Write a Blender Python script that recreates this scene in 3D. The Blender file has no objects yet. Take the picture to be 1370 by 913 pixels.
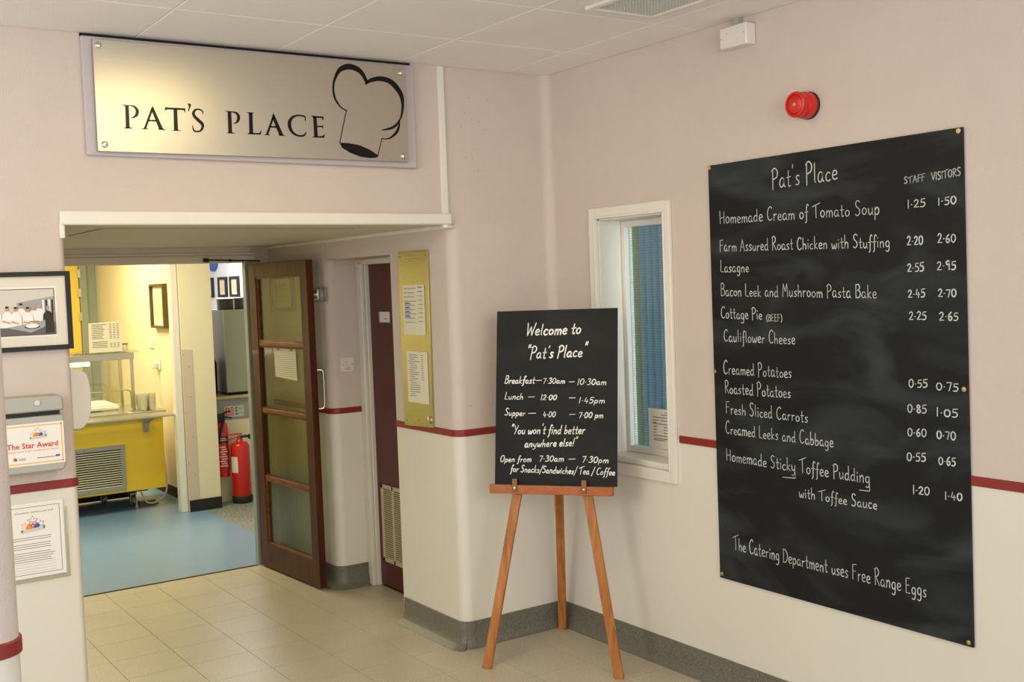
import bpy, math, random
from mathutils import Vector, Matrix
random.seed(7)
SC = bpy.context.scene
COL = SC.collection
# ---------------------------------------------------------------- camera
cam_data = bpy.data.cameras.new('camera')
cam_data.sensor_width = 36.0
cam_data.lens = 36.0 * 1474.9 / 1370.0
cam_data.clip_start = 0.05
cam = bpy.data.objects.new('camera', cam_data)
COL.objects.link(cam)
RX = Vector((0.82548311, -0.56330486, -0.03557055))
UP = Vector((0.05947423, 0.02413928, 0.99793793))
FW = Vector((0.56128464, 0.82589644, -0.05342869))
M4 = Matrix(((RX.x, UP.x, -FW.x, -3.37248), (RX.y, UP.y, -FW.y, -4.57444), (RX.z, UP.z, -FW.z, 1.79678), (0, 0, 0, 1)))
cam.matrix_world = M4
SC.camera = cam
# ---------------------------------------------------------------- world, lamps, exposure
world = bpy.data.worlds.new('world')
SC.world = world
world.use_nodes = True
bg = world.node_tree.nodes['Background']
bg.inputs['Color'].default_value = (1.0, 0.98, 0.95, 1)
bg.inputs['Strength'].default_value = 1.0

def area(name, loc, target, size, power, color, size_y=None):
    d = bpy.data.lights.new(name, 'AREA')
    d.energy = power
    d.color = color
    d.shape = 'RECTANGLE'
    d.size = size
    d.size_y = size_y or size
    o = bpy.data.objects.new(name, d)
    COL.objects.link(o)
    o.location = loc
    o.rotation_euler = (Vector(target) - Vector(loc)).to_track_quat('-Z', 'Y').to_euler()
    return o

area('window_daylight', (-4.9, -2.0, 2.1), (0.0, -1.4, 1.2), 1.3, 42, (1.0, 0.985, 0.96), 1.2)
area('room_daylight', (-2.6, -6.6, 2.3), (-0.8, -0.5, 1.3), 2.2, 78, (1.0, 0.985, 0.97), 1.4)
area('ceiling_lamp_warm', (-1.75, -1.42, 2.82), (-1.75, -1.42, 0), 0.55, 14, (1.0, 0.78, 0.36))
area('kitchen_lamp', (-1.4, 5.6, 2.55), (-1.4, 5.6, 0), 1.2, 64, (1.0, 0.87, 0.52), 0.9)
area('kitchen_front_lamp', (-1.5, 3.5, 2.55), (-1.5, 3.5, 0), 1.2, 44, (1.0, 0.90, 0.60), 0.6)
area('back_room_lamp', (0.3, 6.2, 2.55), (0.3, 6.2, 0), 0.6, 60, (0.95, 0.96, 1.0), 1.2)
area('blind_fill_light', (0.30, -1.7, 1.5), (0.70, -0.1, 1.5), 0.5, 60, (0.95, 0.98, 1.0), 1.8)  # unseen fill light, added behind the window to brighten the blind
SC.view_settings.view_transform = 'Standard'
SC.view_settings.look = 'None'
SC.view_settings.gamma = 1.0
SC.view_settings.use_curve_mapping = False
SC.view_settings.exposure = 0.0
# ---------------------------------------------------------------- materials
def lin(c):
    return tuple(((x / 255.0) / 12.92 if x <= 10 else ((x / 255.0 + 0.055) / 1.055) ** 2.4) for x in c) + (1.0,)

def mat(name, rgb, rough=0.6, metal=0.0, bump=0.0, bscale=200.0, var=0.0, vscale=8.0, spec=None, coat=0.0, stretch=None, emis=None, vcol=None):
    m = bpy.data.materials.new(name)
    m.use_nodes = True
    nt = m.node_tree
    b = nt.nodes['Principled BSDF']
    c = lin(rgb)
    b.inputs['Base Color'].default_value = c
    b.inputs['Roughness'].default_value = rough
    b.inputs['Metallic'].default_value = metal
    if spec is not None:
        b.inputs['Specular IOR Level'].default_value = spec
    b.inputs['Coat Weight'].default_value = coat
    if emis:
        b.inputs['Emission Color'].default_value = c
        b.inputs['Emission Strength'].default_value = emis
    tc = nt.nodes.new('ShaderNodeTexCoord')
    mp = nt.nodes.new('ShaderNodeMapping')
    nt.links.new(tc.outputs['Object'], mp.inputs['Vector'])
    if stretch:
        mp.inputs['Scale'].default_value = stretch
    if bump:
        n = nt.nodes.new('ShaderNodeTexNoise')
        n.inputs['Scale'].default_value = bscale
        n.inputs['Detail'].default_value = 3
        bp = nt.nodes.new('ShaderNodeBump')
        bp.inputs['Strength'].default_value = bump
        bp.inputs['Distance'].default_value = 0.004
        nt.links.new(mp.outputs[0], n.inputs['Vector'])
        nt.links.new(n.outputs['Fac'], bp.inputs['Height'])
        nt.links.new(bp.outputs[0], b.inputs['Normal'])
    if var or vcol:
        n = nt.nodes.new('ShaderNodeTexNoise')
        n.inputs['Scale'].default_value = vscale
        n.inputs['Detail'].default_value = 6
        n.inputs['Roughness'].default_value = 0.6
        r = nt.nodes.new('ShaderNodeValToRGB')
        r.color_ramp.elements[0].position = 0.3
        r.color_ramp.elements[1].position = 0.7
        if vcol:
            r.color_ramp.elements[0].color = lin(vcol)
        else:
            r.color_ramp.elements[0].color = tuple(x * (1 - var) for x in c[:3]) + (1,)
        r.color_ramp.elements[1].color = tuple(min(1, x * (1 + var)) for x in c[:3]) + (1,)
        nt.links.new(mp.outputs[0], n.inputs['Vector'])
        nt.links.new(n.outputs['Fac'], r.inputs['Fac'])
        nt.links.new(r.outputs['Color'], b.inputs['Base Color'])
    return m

def speckle(name, rgb, dark, light, scale, rough, rand=0.0, bump=0.0):
    """fine terrazzo flecks over a base, with a little difference from tile to tile"""
    m = mat(name, rgb, rough)
    nt = m.node_tree
    b = nt.nodes['Principled BSDF']
    mp = [n for n in nt.nodes if n.type == 'MAPPING'][0]
    geo = nt.nodes.new('ShaderNodeNewGeometry')
    nt.links.new(geo.outputs['Position'], mp.inputs['Vector'])
    n = nt.nodes.new('ShaderNodeTexNoise')
    n.inputs['Scale'].default_value = scale
    n.inputs['Detail'].default_value = 2
    r = nt.nodes.new('ShaderNodeValToRGB')
    e = r.color_ramp.elements
    e[0].position = 0.36; e[0].color = lin(dark)
    e[1].position = 0.66; e[1].color = lin(light)
    k = e.new(0.45); k.color = lin(rgb)
    k = e.new(0.58); k.color = lin(rgb)
    n2 = nt.nodes.new('ShaderNodeTexNoise')
    n2.inputs['Scale'].default_value = 3.0
    n2.inputs['Detail'].default_value = 4
    mr = nt.nodes.new('ShaderNodeMapRange')
    mr.inputs['From Min'].default_value = 0.3; mr.inputs['From Max'].default_value = 0.7
    mr.inputs['To Min'].default_value = 0.93; mr.inputs['To Max'].default_value = 1.05
    hs = nt.nodes.new('ShaderNodeHueSaturation')
    nt.links.new(mp.outputs[0], n.inputs['Vector'])
    nt.links.new(mp.outputs[0], n2.inputs['Vector'])
    nt.links.new(n.outputs['Fac'], r.inputs['Fac'])
    nt.links.new(r.outputs['Color'], hs.inputs['Color'])
    nt.links.new(n2.outputs['Fac'], mr.inputs['Value'])
    last = mr.outputs[0]
    if rand:
        oi = nt.nodes.new('ShaderNodeObjectInfo')
        m2 = nt.nodes.new('ShaderNodeMapRange')
        m2.inputs['To Min'].default_value = 1 - rand; m2.inputs['To Max'].default_value = 1 + rand
        mu = nt.nodes.new('ShaderNodeMath'); mu.operation = 'MULTIPLY'
        nt.links.new(oi.outputs['Random'], m2.inputs['Value'])
        nt.links.new(m2.outputs[0], mu.inputs[0]); nt.links.new(last, mu.inputs[1])
        last = mu.outputs[0]
    nt.links.new(last, hs.inputs['Value'])
    nt.links.new(hs.outputs['Color'], b.inputs['Base Color'])
    if bump:
        bp = nt.nodes.new('ShaderNodeBump'); bp.inputs['Strength'].default_value = bump; bp.inputs['Distance'].default_value = .002
        nt.links.new(n.outputs['Fac'], bp.inputs['Height']); nt.links.new(bp.outputs[0], b.inputs['Normal'])
    return m

def wood(name, dark, light, axis=2, rough=0.35, coat=0.3, scale=6.0):
    m = mat(name, light, rough, coat=coat, spec=0.25)
    nt = m.node_tree
    b = nt.nodes['Principled BSDF']
    mp = [n for n in nt.nodes if n.type == 'MAPPING'][0]
    s = [12.0, 12.0, 12.0]; s[axis] = 0.8
    mp.inputs['Scale'].default_value = s
    n = nt.nodes.new('ShaderNodeTexNoise')
    n.inputs['Scale'].default_value = scale; n.inputs['Detail'].default_value = 8; n.inputs['Distortion'].default_value = 0.6
    r = nt.nodes.new('ShaderNodeValToRGB')
    r.color_ramp.elements[0].position = 0.3; r.color_ramp.elements[0].color = lin(dark)
    r.color_ramp.elements[1].position = 0.7; r.color_ramp.elements[1].color = lin(light)
    nt.links.new(mp.outputs[0], n.inputs['Vector'])
    nt.links.new(n.outputs['Fac'], r.inputs['Fac'])
    nt.links.new(r.outputs['Color'], b.inputs['Base Color'])
    return m

def wired_glass(name, tint, line, alpha, lalpha, pz, py, wz=0.16, rough=0.12):
    """ribbed wired safety glass: see-through sheet crossed by fine lines every pz (and py) metres"""
    m = bpy.data.materials.new(name)
    m.use_nodes = True
    nt = m.node_tree
    for n in list(nt.nodes): nt.nodes.remove(n)
    out = nt.nodes.new('ShaderNodeOutputMaterial')
    tc = nt.nodes.new('ShaderNodeTexCoord')
    sx = nt.nodes.new('ShaderNodeSeparateXYZ')
    nt.links.new(tc.outputs['Object'], sx.inputs[0])
    def ln(sock, per, w):
        d = nt.nodes.new('ShaderNodeMath'); d.operation = 'DIVIDE'; d.inputs[1].default_value = per
        f = nt.nodes.new('ShaderNodeMath'); f.operation = 'FRACT'
        l = nt.nodes.new('ShaderNodeMath'); l.operation = 'LESS_THAN'; l.inputs[1].default_value = w
        nt.links.new(sock, d.inputs[0]); nt.links.new(d.outputs[0], f.inputs[0]); nt.links.new(f.outputs[0], l.inputs[0])
        return l.outputs[0]
    a = ln(sx.outputs['Z'], pz, wz)
    c = ln(sx.outputs['Y'], py, 0.1)
    mx = nt.nodes.new('ShaderNodeMath'); mx.operation = 'MAXIMUM'
    nt.links.new(a, mx.inputs[0]); nt.links.new(c, mx.inputs[1])
    tr = nt.nodes.new('ShaderNodeBsdfTransparent'); tr.inputs[0].default_value = lin(tint)
    gl = nt.nodes.new('ShaderNodeBsdfGlossy'); gl.inputs['Roughness'].default_value = rough
    df = nt.nodes.new('ShaderNodeBsdfDiffuse'); df.inputs[0].default_value = lin(line)
    m1 = nt.nodes.new('ShaderNodeMixShader'); m1.inputs[0].default_value = 0.10
    nt.links.new(tr.outputs[0], m1.inputs[1]); nt.links.new(gl.outputs[0], m1.inputs[2])
    fac = nt.nodes.new('ShaderNodeMapRange')
    fac.inputs['To Min'].default_value = alpha; fac.inputs['To Max'].default_value = lalpha
    nt.links.new(mx.outputs[0], fac.inputs['Value'])
    m2 = nt.nodes.new('ShaderNodeMixShader')
    nt.links.new(fac.outputs[0], m2.inputs[0]); nt.links.new(m1.outputs[0], m2.inputs[1]); nt.links.new(df.outputs[0], m2.inputs[2])
    nt.links.new(m2.outputs[0], out.inputs['Surface'])
    return m

def clear_glass(name, tint, gloss=0.12, rough=0.02):
    m = bpy.data.materials.new(name)
    m.use_nodes = True
    nt = m.node_tree
    for n in list(nt.nodes): nt.nodes.remove(n)
    out = nt.nodes.new('ShaderNodeOutputMaterial')
    tr = nt.nodes.new('ShaderNodeBsdfTransparent'); tr.inputs[0].default_value = lin(tint)
    gl = nt.nodes.new('ShaderNodeBsdfGlossy'); gl.inputs['Roughness'].default_value = rough
    mx = nt.nodes.new('ShaderNodeMixShader'); mx.inputs[0].default_value = gloss
    nt.links.new(tr.outputs[0], mx.inputs[1]); nt.links.new(gl.outputs[0], mx.inputs[2])
    nt.links.new(mx.outputs[0], out.inputs['Surface'])
    return m

def brushed(name, rgb, rough, aniso_bump=0.1, stretch=(1, 1, 60)):
    m = mat(name, rgb, rough, 1.0, bump=aniso_bump, bscale=14, stretch=stretch)
    return m

def chalkboard(name, rgb, smear, strength):
    m = mat(name, rgb, 0.6, spec=0.22)
    nt = m.node_tree
    b = nt.nodes['Principled BSDF']
    mp = [n for n in nt.nodes if n.type == 'MAPPING'][0]
    mp.inputs['Scale'].default_value = (1.0, 0.9, 2.4)
    n = nt.nodes.new('ShaderNodeTexNoise'); n.inputs['Scale'].default_value = 2.2; n.inputs['Detail'].default_value = 7; n.inputs['Distortion'].default_value = 0.8
    r = nt.nodes.new('ShaderNodeValToRGB')
    r.color_ramp.elements[0].position = 0.46; r.color_ramp.elements[0].color = lin(rgb)
    r.color_ramp.elements[1].position = 0.90; r.color_ramp.elements[1].color = lin(smear)
    nt.links.new(mp.outputs[0], n.inputs['Vector']); nt.links.new(n.outputs['Fac'], r.inputs['Fac'])
    n2 = nt.nodes.new('ShaderNodeTexNoise'); n2.inputs['Scale'].default_value = 160; n2.inputs['Detail'].default_value = 2
    mx = nt.nodes.new('ShaderNodeMix'); mx.data_type = 'RGBA'
    nt.links.new(r.outputs['Color'], mx.inputs['A'])
    mx.inputs['B'].default_value = lin(smear)
    mr = nt.nodes.new('ShaderNodeMapRange'); mr.inputs['From Min'].default_value = 0.55; mr.inputs['From Max'].default_value = 0.8
    mr.inputs['To Max'].default_value = strength
    nt.links.new(n2.outputs['Fac'], mr.inputs['Value']); nt.links.new(mr.outputs[0], mx.inputs['Factor'])
    nt.links.new(mx.outputs['Result'], b.inputs['Base Color'])
    return m

# ---------------------------------------------------------------- mesh builder
class Frame:
    def __init__(s, o, u, v, n):
        s.o = Vector(o); s.u = Vector(u).normalized(); s.v = Vector(v).normalized(); s.n = Vector(n).normalized()
    def __call__(s, a, b, c=0.0):
        return s.o + s.u * a + s.v * b + s.n * c
WORLD = Frame((0, 0, 0), (1, 0, 0), (0, 1, 0), (0, 0, 1))
def front(y): return Frame((0, y, 0), (1, 0, 0), (0, 0, 1), (0, -1, 0))        # wall facing -y : a = x, b = z, c = out
def side(x): return Frame((x, 0, 0), (0, -1, 0), (0, 0, 1), (-1, 0, 0))         # wall facing -x : a = -y, b = z, c = out

class MB:
    def __init__(s, fr=WORLD):
        s.v = []; s.f = []; s.mi = []; s.fr = fr; s.sm = []
    def add(s, vs, fs, mi=0, smooth=False):
        k = len(s.v)
        s.v += [s.fr(*p) for p in vs]
        for f in fs:
            s.f.append([i + k for i in f]); s.mi.append(mi); s.sm.append(smooth)
        return s
    def box(s, x0, x1, y0, y1, z0, z1, mi=0):
        v = [(x0, y0, z0), (x1, y0, z0), (x1, y1, z0), (x0, y1, z0), (x0, y0, z1), (x1, y0, z1), (x1, y1, z1), (x0, y1, z1)]
        return s.add(v, [(0, 3, 2, 1), (4, 5, 6, 7), (0, 1, 5, 4), (1, 2, 6, 5), (2, 3, 7, 6), (3, 0, 4, 7)], mi)
    def prism(s, poly, h0, h1, mi=0, smooth=False):
        ar = sum(poly[i][0] * poly[(i + 1) % len(poly)][1] - poly[(i + 1) % len(poly)][0] * poly[i][1] for i in range(len(poly)))
        if ar < 0: poly = poly[::-1]
        n = len(poly)
        v = [(a, b, h0) for a, b in poly] + [(a, b, h1) for a, b in poly]
        s.add(v, [tuple(range(n - 1, -1, -1)), tuple(range(n, 2 * n))], mi)
        k = len(s.v) - 2 * n
        for i in range(n):
            j = (i + 1) % n
            s.f.append([k + i, k + j, k + n + j, k + n + i]); s.mi.append(mi); s.sm.append(smooth)
        return s
    def cyl(s, p0, p1, r0, r1=None, n=20, mi=0, smooth=True):
        r1 = r0 if r1 is None else r1
        p0 = Vector(p0); p1 = Vector(p1); d = (p1 - p0).normalized()
        a = d.orthogonal().normalized(); b = d.cross(a)
        v = []
        for p, r in ((p0, r0), (p1, r1)):
            for i in range(n):
                t = 2 * math.pi * i / n
                v.append(tuple(p + a * (r * math.cos(t)) + b * (r * math.sin(t))))
        s.add(v, [tuple(range(n - 1, -1, -1)), tuple(range(n, 2 * n))], mi)
        k = len(s.v) - 2 * n
        for i in range(n):
            j = (i + 1) % n
            s.f.append([k + i, k + j, k + n + j, k + n + i]); s.mi.append(mi); s.sm.append(smooth)
        return s
    def lathe(s, prof, c=(0, 0, 0), n=28, mi=0, axis=2, sx=1.0):
        """profile (r, h) turned about an axis through c"""
        v = []; f = []
        for r, h in prof:
            for i in range(n):
                t = 2 * math.pi * i / n
                a, b = r * math.cos(t) * sx, r * math.sin(t)
                q = {2: (a, b, h), 1: (a, h, b), 0: (h, a, b)}[axis]
                v.append((c[0] + q[0], c[1] + q[1], c[2] + q[2]))
        m = len(prof)
        for k in range(m - 1):
            for i in range(n):
                j = (i + 1) % n
                f.append((k * n + i, k * n + j, (k + 1) * n + j, (k + 1) * n + i))
        s.add(v, f, mi, True)
        s.add(v[:n], [tuple(range(n - 1, -1, -1))], mi)
        s.add(v[-n:], [tuple(range(n))], mi)
        return s
    def tube(s, pts, r, n=10, mi=0):
        pts = [Vector(p) for p in pts]
        v = []; f = []
        ref = None
        for i, p in enumerate(pts):
            d = (pts[min(i + 1, len(pts) - 1)] - pts[max(i - 1, 0)]).normalized()
            if ref is None: ref = d.orthogonal().normalized()
            a = (ref - d * ref.dot(d)).normalized(); ref = a; b = d.cross(a)
            for k in range(n):
                t = 2 * math.pi * k / n
                v.append(tuple(p + a * (r * math.cos(t)) + b * (r * math.sin(t))))
        for i in range(len(pts) - 1):
            for k in range(n):
                j = (k + 1) % n
                f.append((i * n + k, i * n + j, (i + 1) * n + j, (i + 1) * n + k))
        s.add(v, f, mi, True)
        s.add(v[:n], [tuple(range(n - 1, -1, -1))], mi)
        s.add(v[-n:], [tuple(range(n))], mi)
        return s
    def ribbon(s, pts, hw, h0, h1, mi=0):
        """flat stroke: pts (a, b[, halfwidth]) with thickness h0..h1"""
        P = [Vector((p[0], p[1])) for p in pts]
        W = [(p[2] if len(p) > 2 else hw) for p in pts]
        if len(P) < 2: return s
        Lf, Rt = [], []
        for i, p in enumerate(P):
            d = P[min(i + 1, len(P) - 1)] - P[max(i - 1, 0)]
            if d.length < 1e-9: d = Vector((1, 0))
            d.normalize()
            nn = Vector((-d.y, d.x))
            q = p.copy()
            if i == 0: q = p - d * W[i] * 0.8
            if i == len(P) - 1: q = p + d * W[i] * 0.8
            k = 0.72 if i in (0, len(P) - 1) else 1.0
            Lf.append(q + nn * W[i] * k); Rt.append(q - nn * W[i] * k)
        n = len(P)
        v = [(q.x, q.y, h1) for q in Lf] + [(q.x, q.y, h1) for q in Rt] + [(q.x, q.y, h0) for q in Lf] + [(q.x, q.y, h0) for q in Rt]
        f = []
        for i in range(n - 1):
            f.append((n + i, n + i + 1, i + 1, i))
            f.append((i, i + 1, 2 * n + i + 1, 2 * n + i))
            f.append((n + i + 1, n + i, 3 * n + i, 3 * n + i + 1))
        f += [(0, 2 * n, 3 * n, n), (n - 1, 2 * n - 1, 4 * n - 1, 3 * n - 1)]
        return s.add(v, f, mi)

def smooth_pts(p, k=5):
    if len(p) < 3: return list(p)
    out = []
    n = len(p); dim = len(p[0])
    for i in range(n - 1):
        a = p[max(i - 1, 0)]; b = p[i]; c = p[i + 1]; d = p[min(i + 2, n - 1)]
        for j in range(k):
            t = j / k
            out.append(tuple(0.5 * (2 * b[q] + (c[q] - a[q]) * t + (2 * a[q] - 5 * b[q] + 4 * c[q] - d[q]) * t * t + (3 * b[q] - a[q] - 3 * c[q] + d[q]) * t ** 3) for q in range(dim)))
    out.append(tuple(p[-1]))
    return out

WO = {}     # world origin of every object built
def children_origin(parent):
    return WO[parent.name]

def obj(name, mb, mats, parent=None, bevel=0.0, seg=2, angle=40, kind=None):
    if not isinstance(mats, (list, tuple)): mats = [mats]
    if parent is not None:
        o0 = children_origin(parent)
    else:
        xs = [v.x for v in mb.v]; ys = [v.y for v in mb.v]; zs = [v.z for v in mb.v]
        o0 = Vector(((min(xs) + max(xs)) / 2, (min(ys) + max(ys)) / 2, min(zs)))
    me = bpy.data.meshes.new(name)
    me.from_pydata([tuple(v - o0) for v in mb.v], [], mb.f)
    for m in mats: me.materials.append(m)
    me.polygons.foreach_set('material_index', mb.mi)
    me.polygons.foreach_set('use_smooth', mb.sm)
    me.update()
    me.set_sharp_from_angle(angle=math.radians(angle))
    o = bpy.data.objects.new(name, me)
    COL.objects.link(o)
    if parent is not None:
        o.parent = parent
    else:
        o.location = o0
    WO[o.name] = o0
    if bevel:
        b = o.modifiers.new('bevel', 'BEVEL'); b.width = bevel; b.segments = seg; b.limit_method = 'ANGLE'; b.angle_limit = math.radians(40)
    if kind: o['kind'] = kind
    return o

def thing(name, loc, label, cat, group=None):
    o = bpy.data.objects.new(name, None)
    o.empty_display_size = 0.1
    COL.objects.link(o)
    o.location = loc
    WO[o.name] = Vector(loc)
    if label: o['label'] = label
    if cat: o['category'] = cat
    if group: o['group'] = group
    return o

def tag(o, label, cat, group=None):
    o['label'] = label; o['category'] = cat
    if group: o['group'] = group
    return o

def structure(o):
    o['kind'] = 'structure'
    return o

def text_mesh(name, txt, fr, a, b, width, height, mats, parent, h=0.0003, align='LEFT', slant=0.0, bold=0.0):
    """flat printed text in the built-in face, fitted to width and cap height"""
    cu = bpy.data.curves.new('txt', 'FONT')
    cu.body = txt; cu.resolution_u = 2; cu.offset = bold
    to = bpy.data.objects.new('txt', cu)
    COL.objects.link(to)
    bpy.context.view_layer.update()
    me0 = bpy.data.meshes.new_from_object(to.evaluated_get(bpy.context.evaluated_depsgraph_get()))
    xs = [v.co.x for v in me0.vertices]; ys = [v.co.y for v in me0.vertices]
    sx = width / max(1e-6, (max(xs) - min(xs))); sy = height / 0.73
    mb = MB(fr)
    vs = [(a + (v.co.x - min(xs)) * sx + slant * v.co.y * sy, b + v.co.y * sy, h) for v in me0.vertices]
    mb.add(vs, [tuple(p.vertices) for p in me0.polygons])
    bpy.data.objects.remove(to); bpy.data.curves.remove(cu); bpy.data.meshes.remove(me0)
    return obj(name, mb, mats, parent)

# ---------------------------------------------------------------- single-stroke handwriting
GLY = {}
def G(ch, w, *st): GLY[ch] = (w, st)
def _p(t):
    return [tuple(float(q) for q in a.split(',')) for a in t.split()]
for line in '''
A|7|0,0 3.4,10|3.4,10 6.4,0|1,3.6 5.6,3.6
B|6|0.6,0 0.6,10|~0.4,9.6 3,10.2 4.8,8.6 4,6.2 1.2,5.6|~1.2,5.6 4.4,5.2 5.6,2.8 4,.3 .2,.2
C|6.5|~5.8,8.8 4.2,10.2 1.8,8.6 .6,5 1.4,1.4 3.6,0 5.8,1.2
D|6.8|0.8,0 0.8,10|~0,9.8 3.4,9.6 6,7 6,3.4 3.8,.6 0,.1
E|5.6|4.8,10 .6,9.8 .6,0 5,.2|.6,5.2 4,5.4
F|5.6|.6,0 .6,9.8 5,10.2|.6,5.4 4.2,5.7
H|6.8|.6,0 .4,10|.6,4.2 5.6,5|5.6,9 5.6,0
I|2|.8,0 .8,10
L|5|.8,10 .6,.4 4.4,0
M|8|.6,0 1.4,10 3.8,4 6.2,10 7.2,0
N|7|.6,0 .8,10 5.6,.6 5.8,10
O|7|~3.4,10 .8,7.6 .6,3 3,0 5.8,2.6 6,7.4 3.4,10
P|5.8|.8,-.6 .9,10|~0,9 2.4,10.4 5,8.8 4.6,5.8 1.2,4.6
R|6|.8,0 .8,10|~0,9.2 2.6,10.4 4.8,8.6 4,6 1,5|1.6,5 5.6,0
S|6|~5,9 3,10.2 1,8.6 1.6,6.2 4.2,4.4 4.8,2 2.8,0 .3,1
T|7|3.2,9.4 3.4,0|-.6,8.2 7.6,10.6
V|6.4|.2,10 3,0 6,10
W|9|.4,10 2.2,0 4.6,7 6.6,0 8.8,10
Y|6|.2,10 2.6,5.4|5.6,10 2.2,0
a|5.6|~4.2,5 2.4,5.8 .8,4.2 .6,1.6 2,.1 3.8,1.6 4.3,5|~4.3,5 4.3,1.2 5.4,.2
b|5.2|.8,10 .8,.3|~.8,3 2.6,5.4 4.4,3.8 4,1 2.2,0 .8,.6
c|4.6|~4,4.8 2.4,5.6 .8,4 .7,1.6 2.2,.1 4.2,.8
d|5.6|~4.2,4.6 2.4,5.6 .7,3.8 .8,1 2.4,0 4.2,1.8|4.3,10 4.3,1 5.2,.1
e|4.8|~.7,2.7 3.9,3.3 3.7,5 2.2,5.7 .8,4.2 .7,1.6 2.2,.1 4.4,.8
f|4|~4.4,9.4 3.2,10.2 2.2,8.4 2,3 1.8,-2.4 .6,-3.8|.2,5.2 3.8,5.6
g|5.4|~4.2,4.8 2.4,5.6 .8,4 1,1.2 2.6,.4 4.2,2|~4.3,5.2 4.3,0 3.8,-3 2,-3.8 .8,-3
h|5.4|.7,10 .7,0|~.8,2.8 2.4,5.4 4.1,4.6 4.3,0
i|2.2|1,5.4 1,.2|1,7.3 1.1,7.9
k|5|.8,10 .8,0|4,5.4 .9,2.5 4.4,0
l|2.4|.9,10 .9,1 1.5,.1
m|7.6|.7,5.4 .8,0|~.8,3 2,5.4 3.6,4.6 3.7,0|~3.7,3 5,5.4 6.6,4.6 6.8,0
n|5.4|.7,5.4 .8,0|~.8,3 2.4,5.5 4.1,4.6 4.3,0
o|5.2|~2.6,5.6 .8,4.2 .7,1.6 2.3,.1 4.2,1.4 4.4,4 2.6,5.6
p|5.2|.8,5.4 .6,-3.8|~.8,3.4 2.6,5.5 4.3,4 4,1 2.4,0 .9,.9
r|4.2|.8,5.4 .9,0|~.9,3 2,5 3.8,5.2
s|4.2|~3.6,5 2.2,5.6 1,4.6 1.8,3.1 3.3,2 2.6,.3 .5,.5
t|4|1.8,8.6 1.8,1|~1.8,1 2.4,0 3.6,.5|.2,5.6 3.8,5.9
u|5.4|~.7,5.4 .9,1.4 2.2,0 4,2|4.3,5.4 4.4,.8 5,.1
v|4.8|.4,5.4 2.2,.1 4.4,5.4
w|6.8|~.4,5.4 1.2,.6 2.4,.4 3.4,4.4|~3.4,4.4 4,.5 5.4,.6 6.4,5.4
y|5.2|~.6,5.4 .9,1.8 2.4,.8 4.1,2.4|4.4,5.4 3.8,-2.4 2,-3.8 .6,-3.4
0|6|~3,8.6 .9,6.6 .8,2.2 2.8,0 5,2 5.2,6.4 3,8.6
1|2.6|1.3,8.6 1.2,0
2|5.6|~.6,7 2.4,8.8 4.4,7.4 3.6,4.4 .4,.3|.4,.3 5.2,.4
3|5.4|~.8,7.8 3,8.8 4.4,7 2.4,4.8|~2.4,4.8 4.8,3.4 4,.6 .6,.4
4|5.8|2,8.6 .7,3 5.2,3.1|3.9,5.4 3.7,0
5|5.4|4.8,8.6 1.3,8.4 .9,4.8|~.9,4.8 3.6,5 4.8,2.6 3.2,.2 .5,.3
6|5.4|~3.8,8.6 1.5,6 .8,2.4 2.4,0 4.5,1.8 3.6,4.3 .9,3
7|5.2|.5,8.3 4.8,8.6 2.4,0
8|5.4|~2.7,4.6 .9,6.4 2.2,8.6 4.2,7 2.7,4.6 .8,2.2 2.6,0 4.8,2 2.7,4.6
9|5.4|~4.3,6.6 2.8,8.6 .8,6.6 2.4,4.6 4.3,6.6|4.3,8 4,0
-|6|.2,4.4 5.8,4.6
\u00b7|2.4|.9,3.8 1.4,3.9
'|2|1,11 .6,9.2
"|3.4|.8,11.4 .5,9.2|2.4,11.4 2.1,9.2
(|3|~2.4,10.6 .8,7 .8,2.6 2.4,-1.4
)|3|~.6,10.6 2.2,7 2.2,2.6 .6,-1.4
/|4|3.8,10.4 .4,-2
!|2.4|1.4,10 1,2.6|.9,.4 1,.7'''.strip().split('\n'):
    q = line.replace('\\u00b7', '\u00b7').split('|')
    G(q[0], float(q[1]), *q[2:])

def handwriting(name, txt, fr, p0, p1, cap, hw, m, parent, h=(0.0, 0.0007), slant=0.0, jit=0.35, space=4.2):
    adv = 0
    for ch in txt: adv += (GLY[ch][0] + 0.9) if ch in GLY else space
    adv -= 0.9
    dx, dy = p1[0] - p0[0], p1[1] - p0[1]
    L = math.hypot(dx, dy); ux, uy = dx / L, dy / L
    kx = L / adv; ky = cap / 10.0
    mb = MB(fr)
    x = 0.0
    for ch in txt + ' ':
        if ch not in GLY:
            if mb.v: obj(name, mb, m, parent)
            mb = MB(fr); x += space; continue
        w, st = GLY[ch]
        jy = random.uniform(-jit, jit) * 0.5; js = 1 + random.uniform(-jit, jit) * 0.16; hv = hw * random.uniform(0.82, 1.2)
        for s_ in st:
            sm = s_.startswith('~')
            P = _p(s_.lstrip('~'))
            if sm: P = smooth_pts(P, 4)
            Q = []
            for a, b in P:
                if ch.islower(): b = b * 0.80 if b <= 5.8 else 4.64 + (b - 5.8) * 1.12
                gx = (x + a) * kx; gy = (b * js + jy) * ky
                Q.append((p0[0] + ux * gx + slant * gy, p0[1] + uy * gx + gy))
            if sm: mb.ribbon(Q, hv, h[0], h[1])
            else:
                for i in range(len(Q) - 1): mb.ribbon(Q[i:i + 2], hv, h[0], h[1])
        x += w + 0.9
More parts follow.
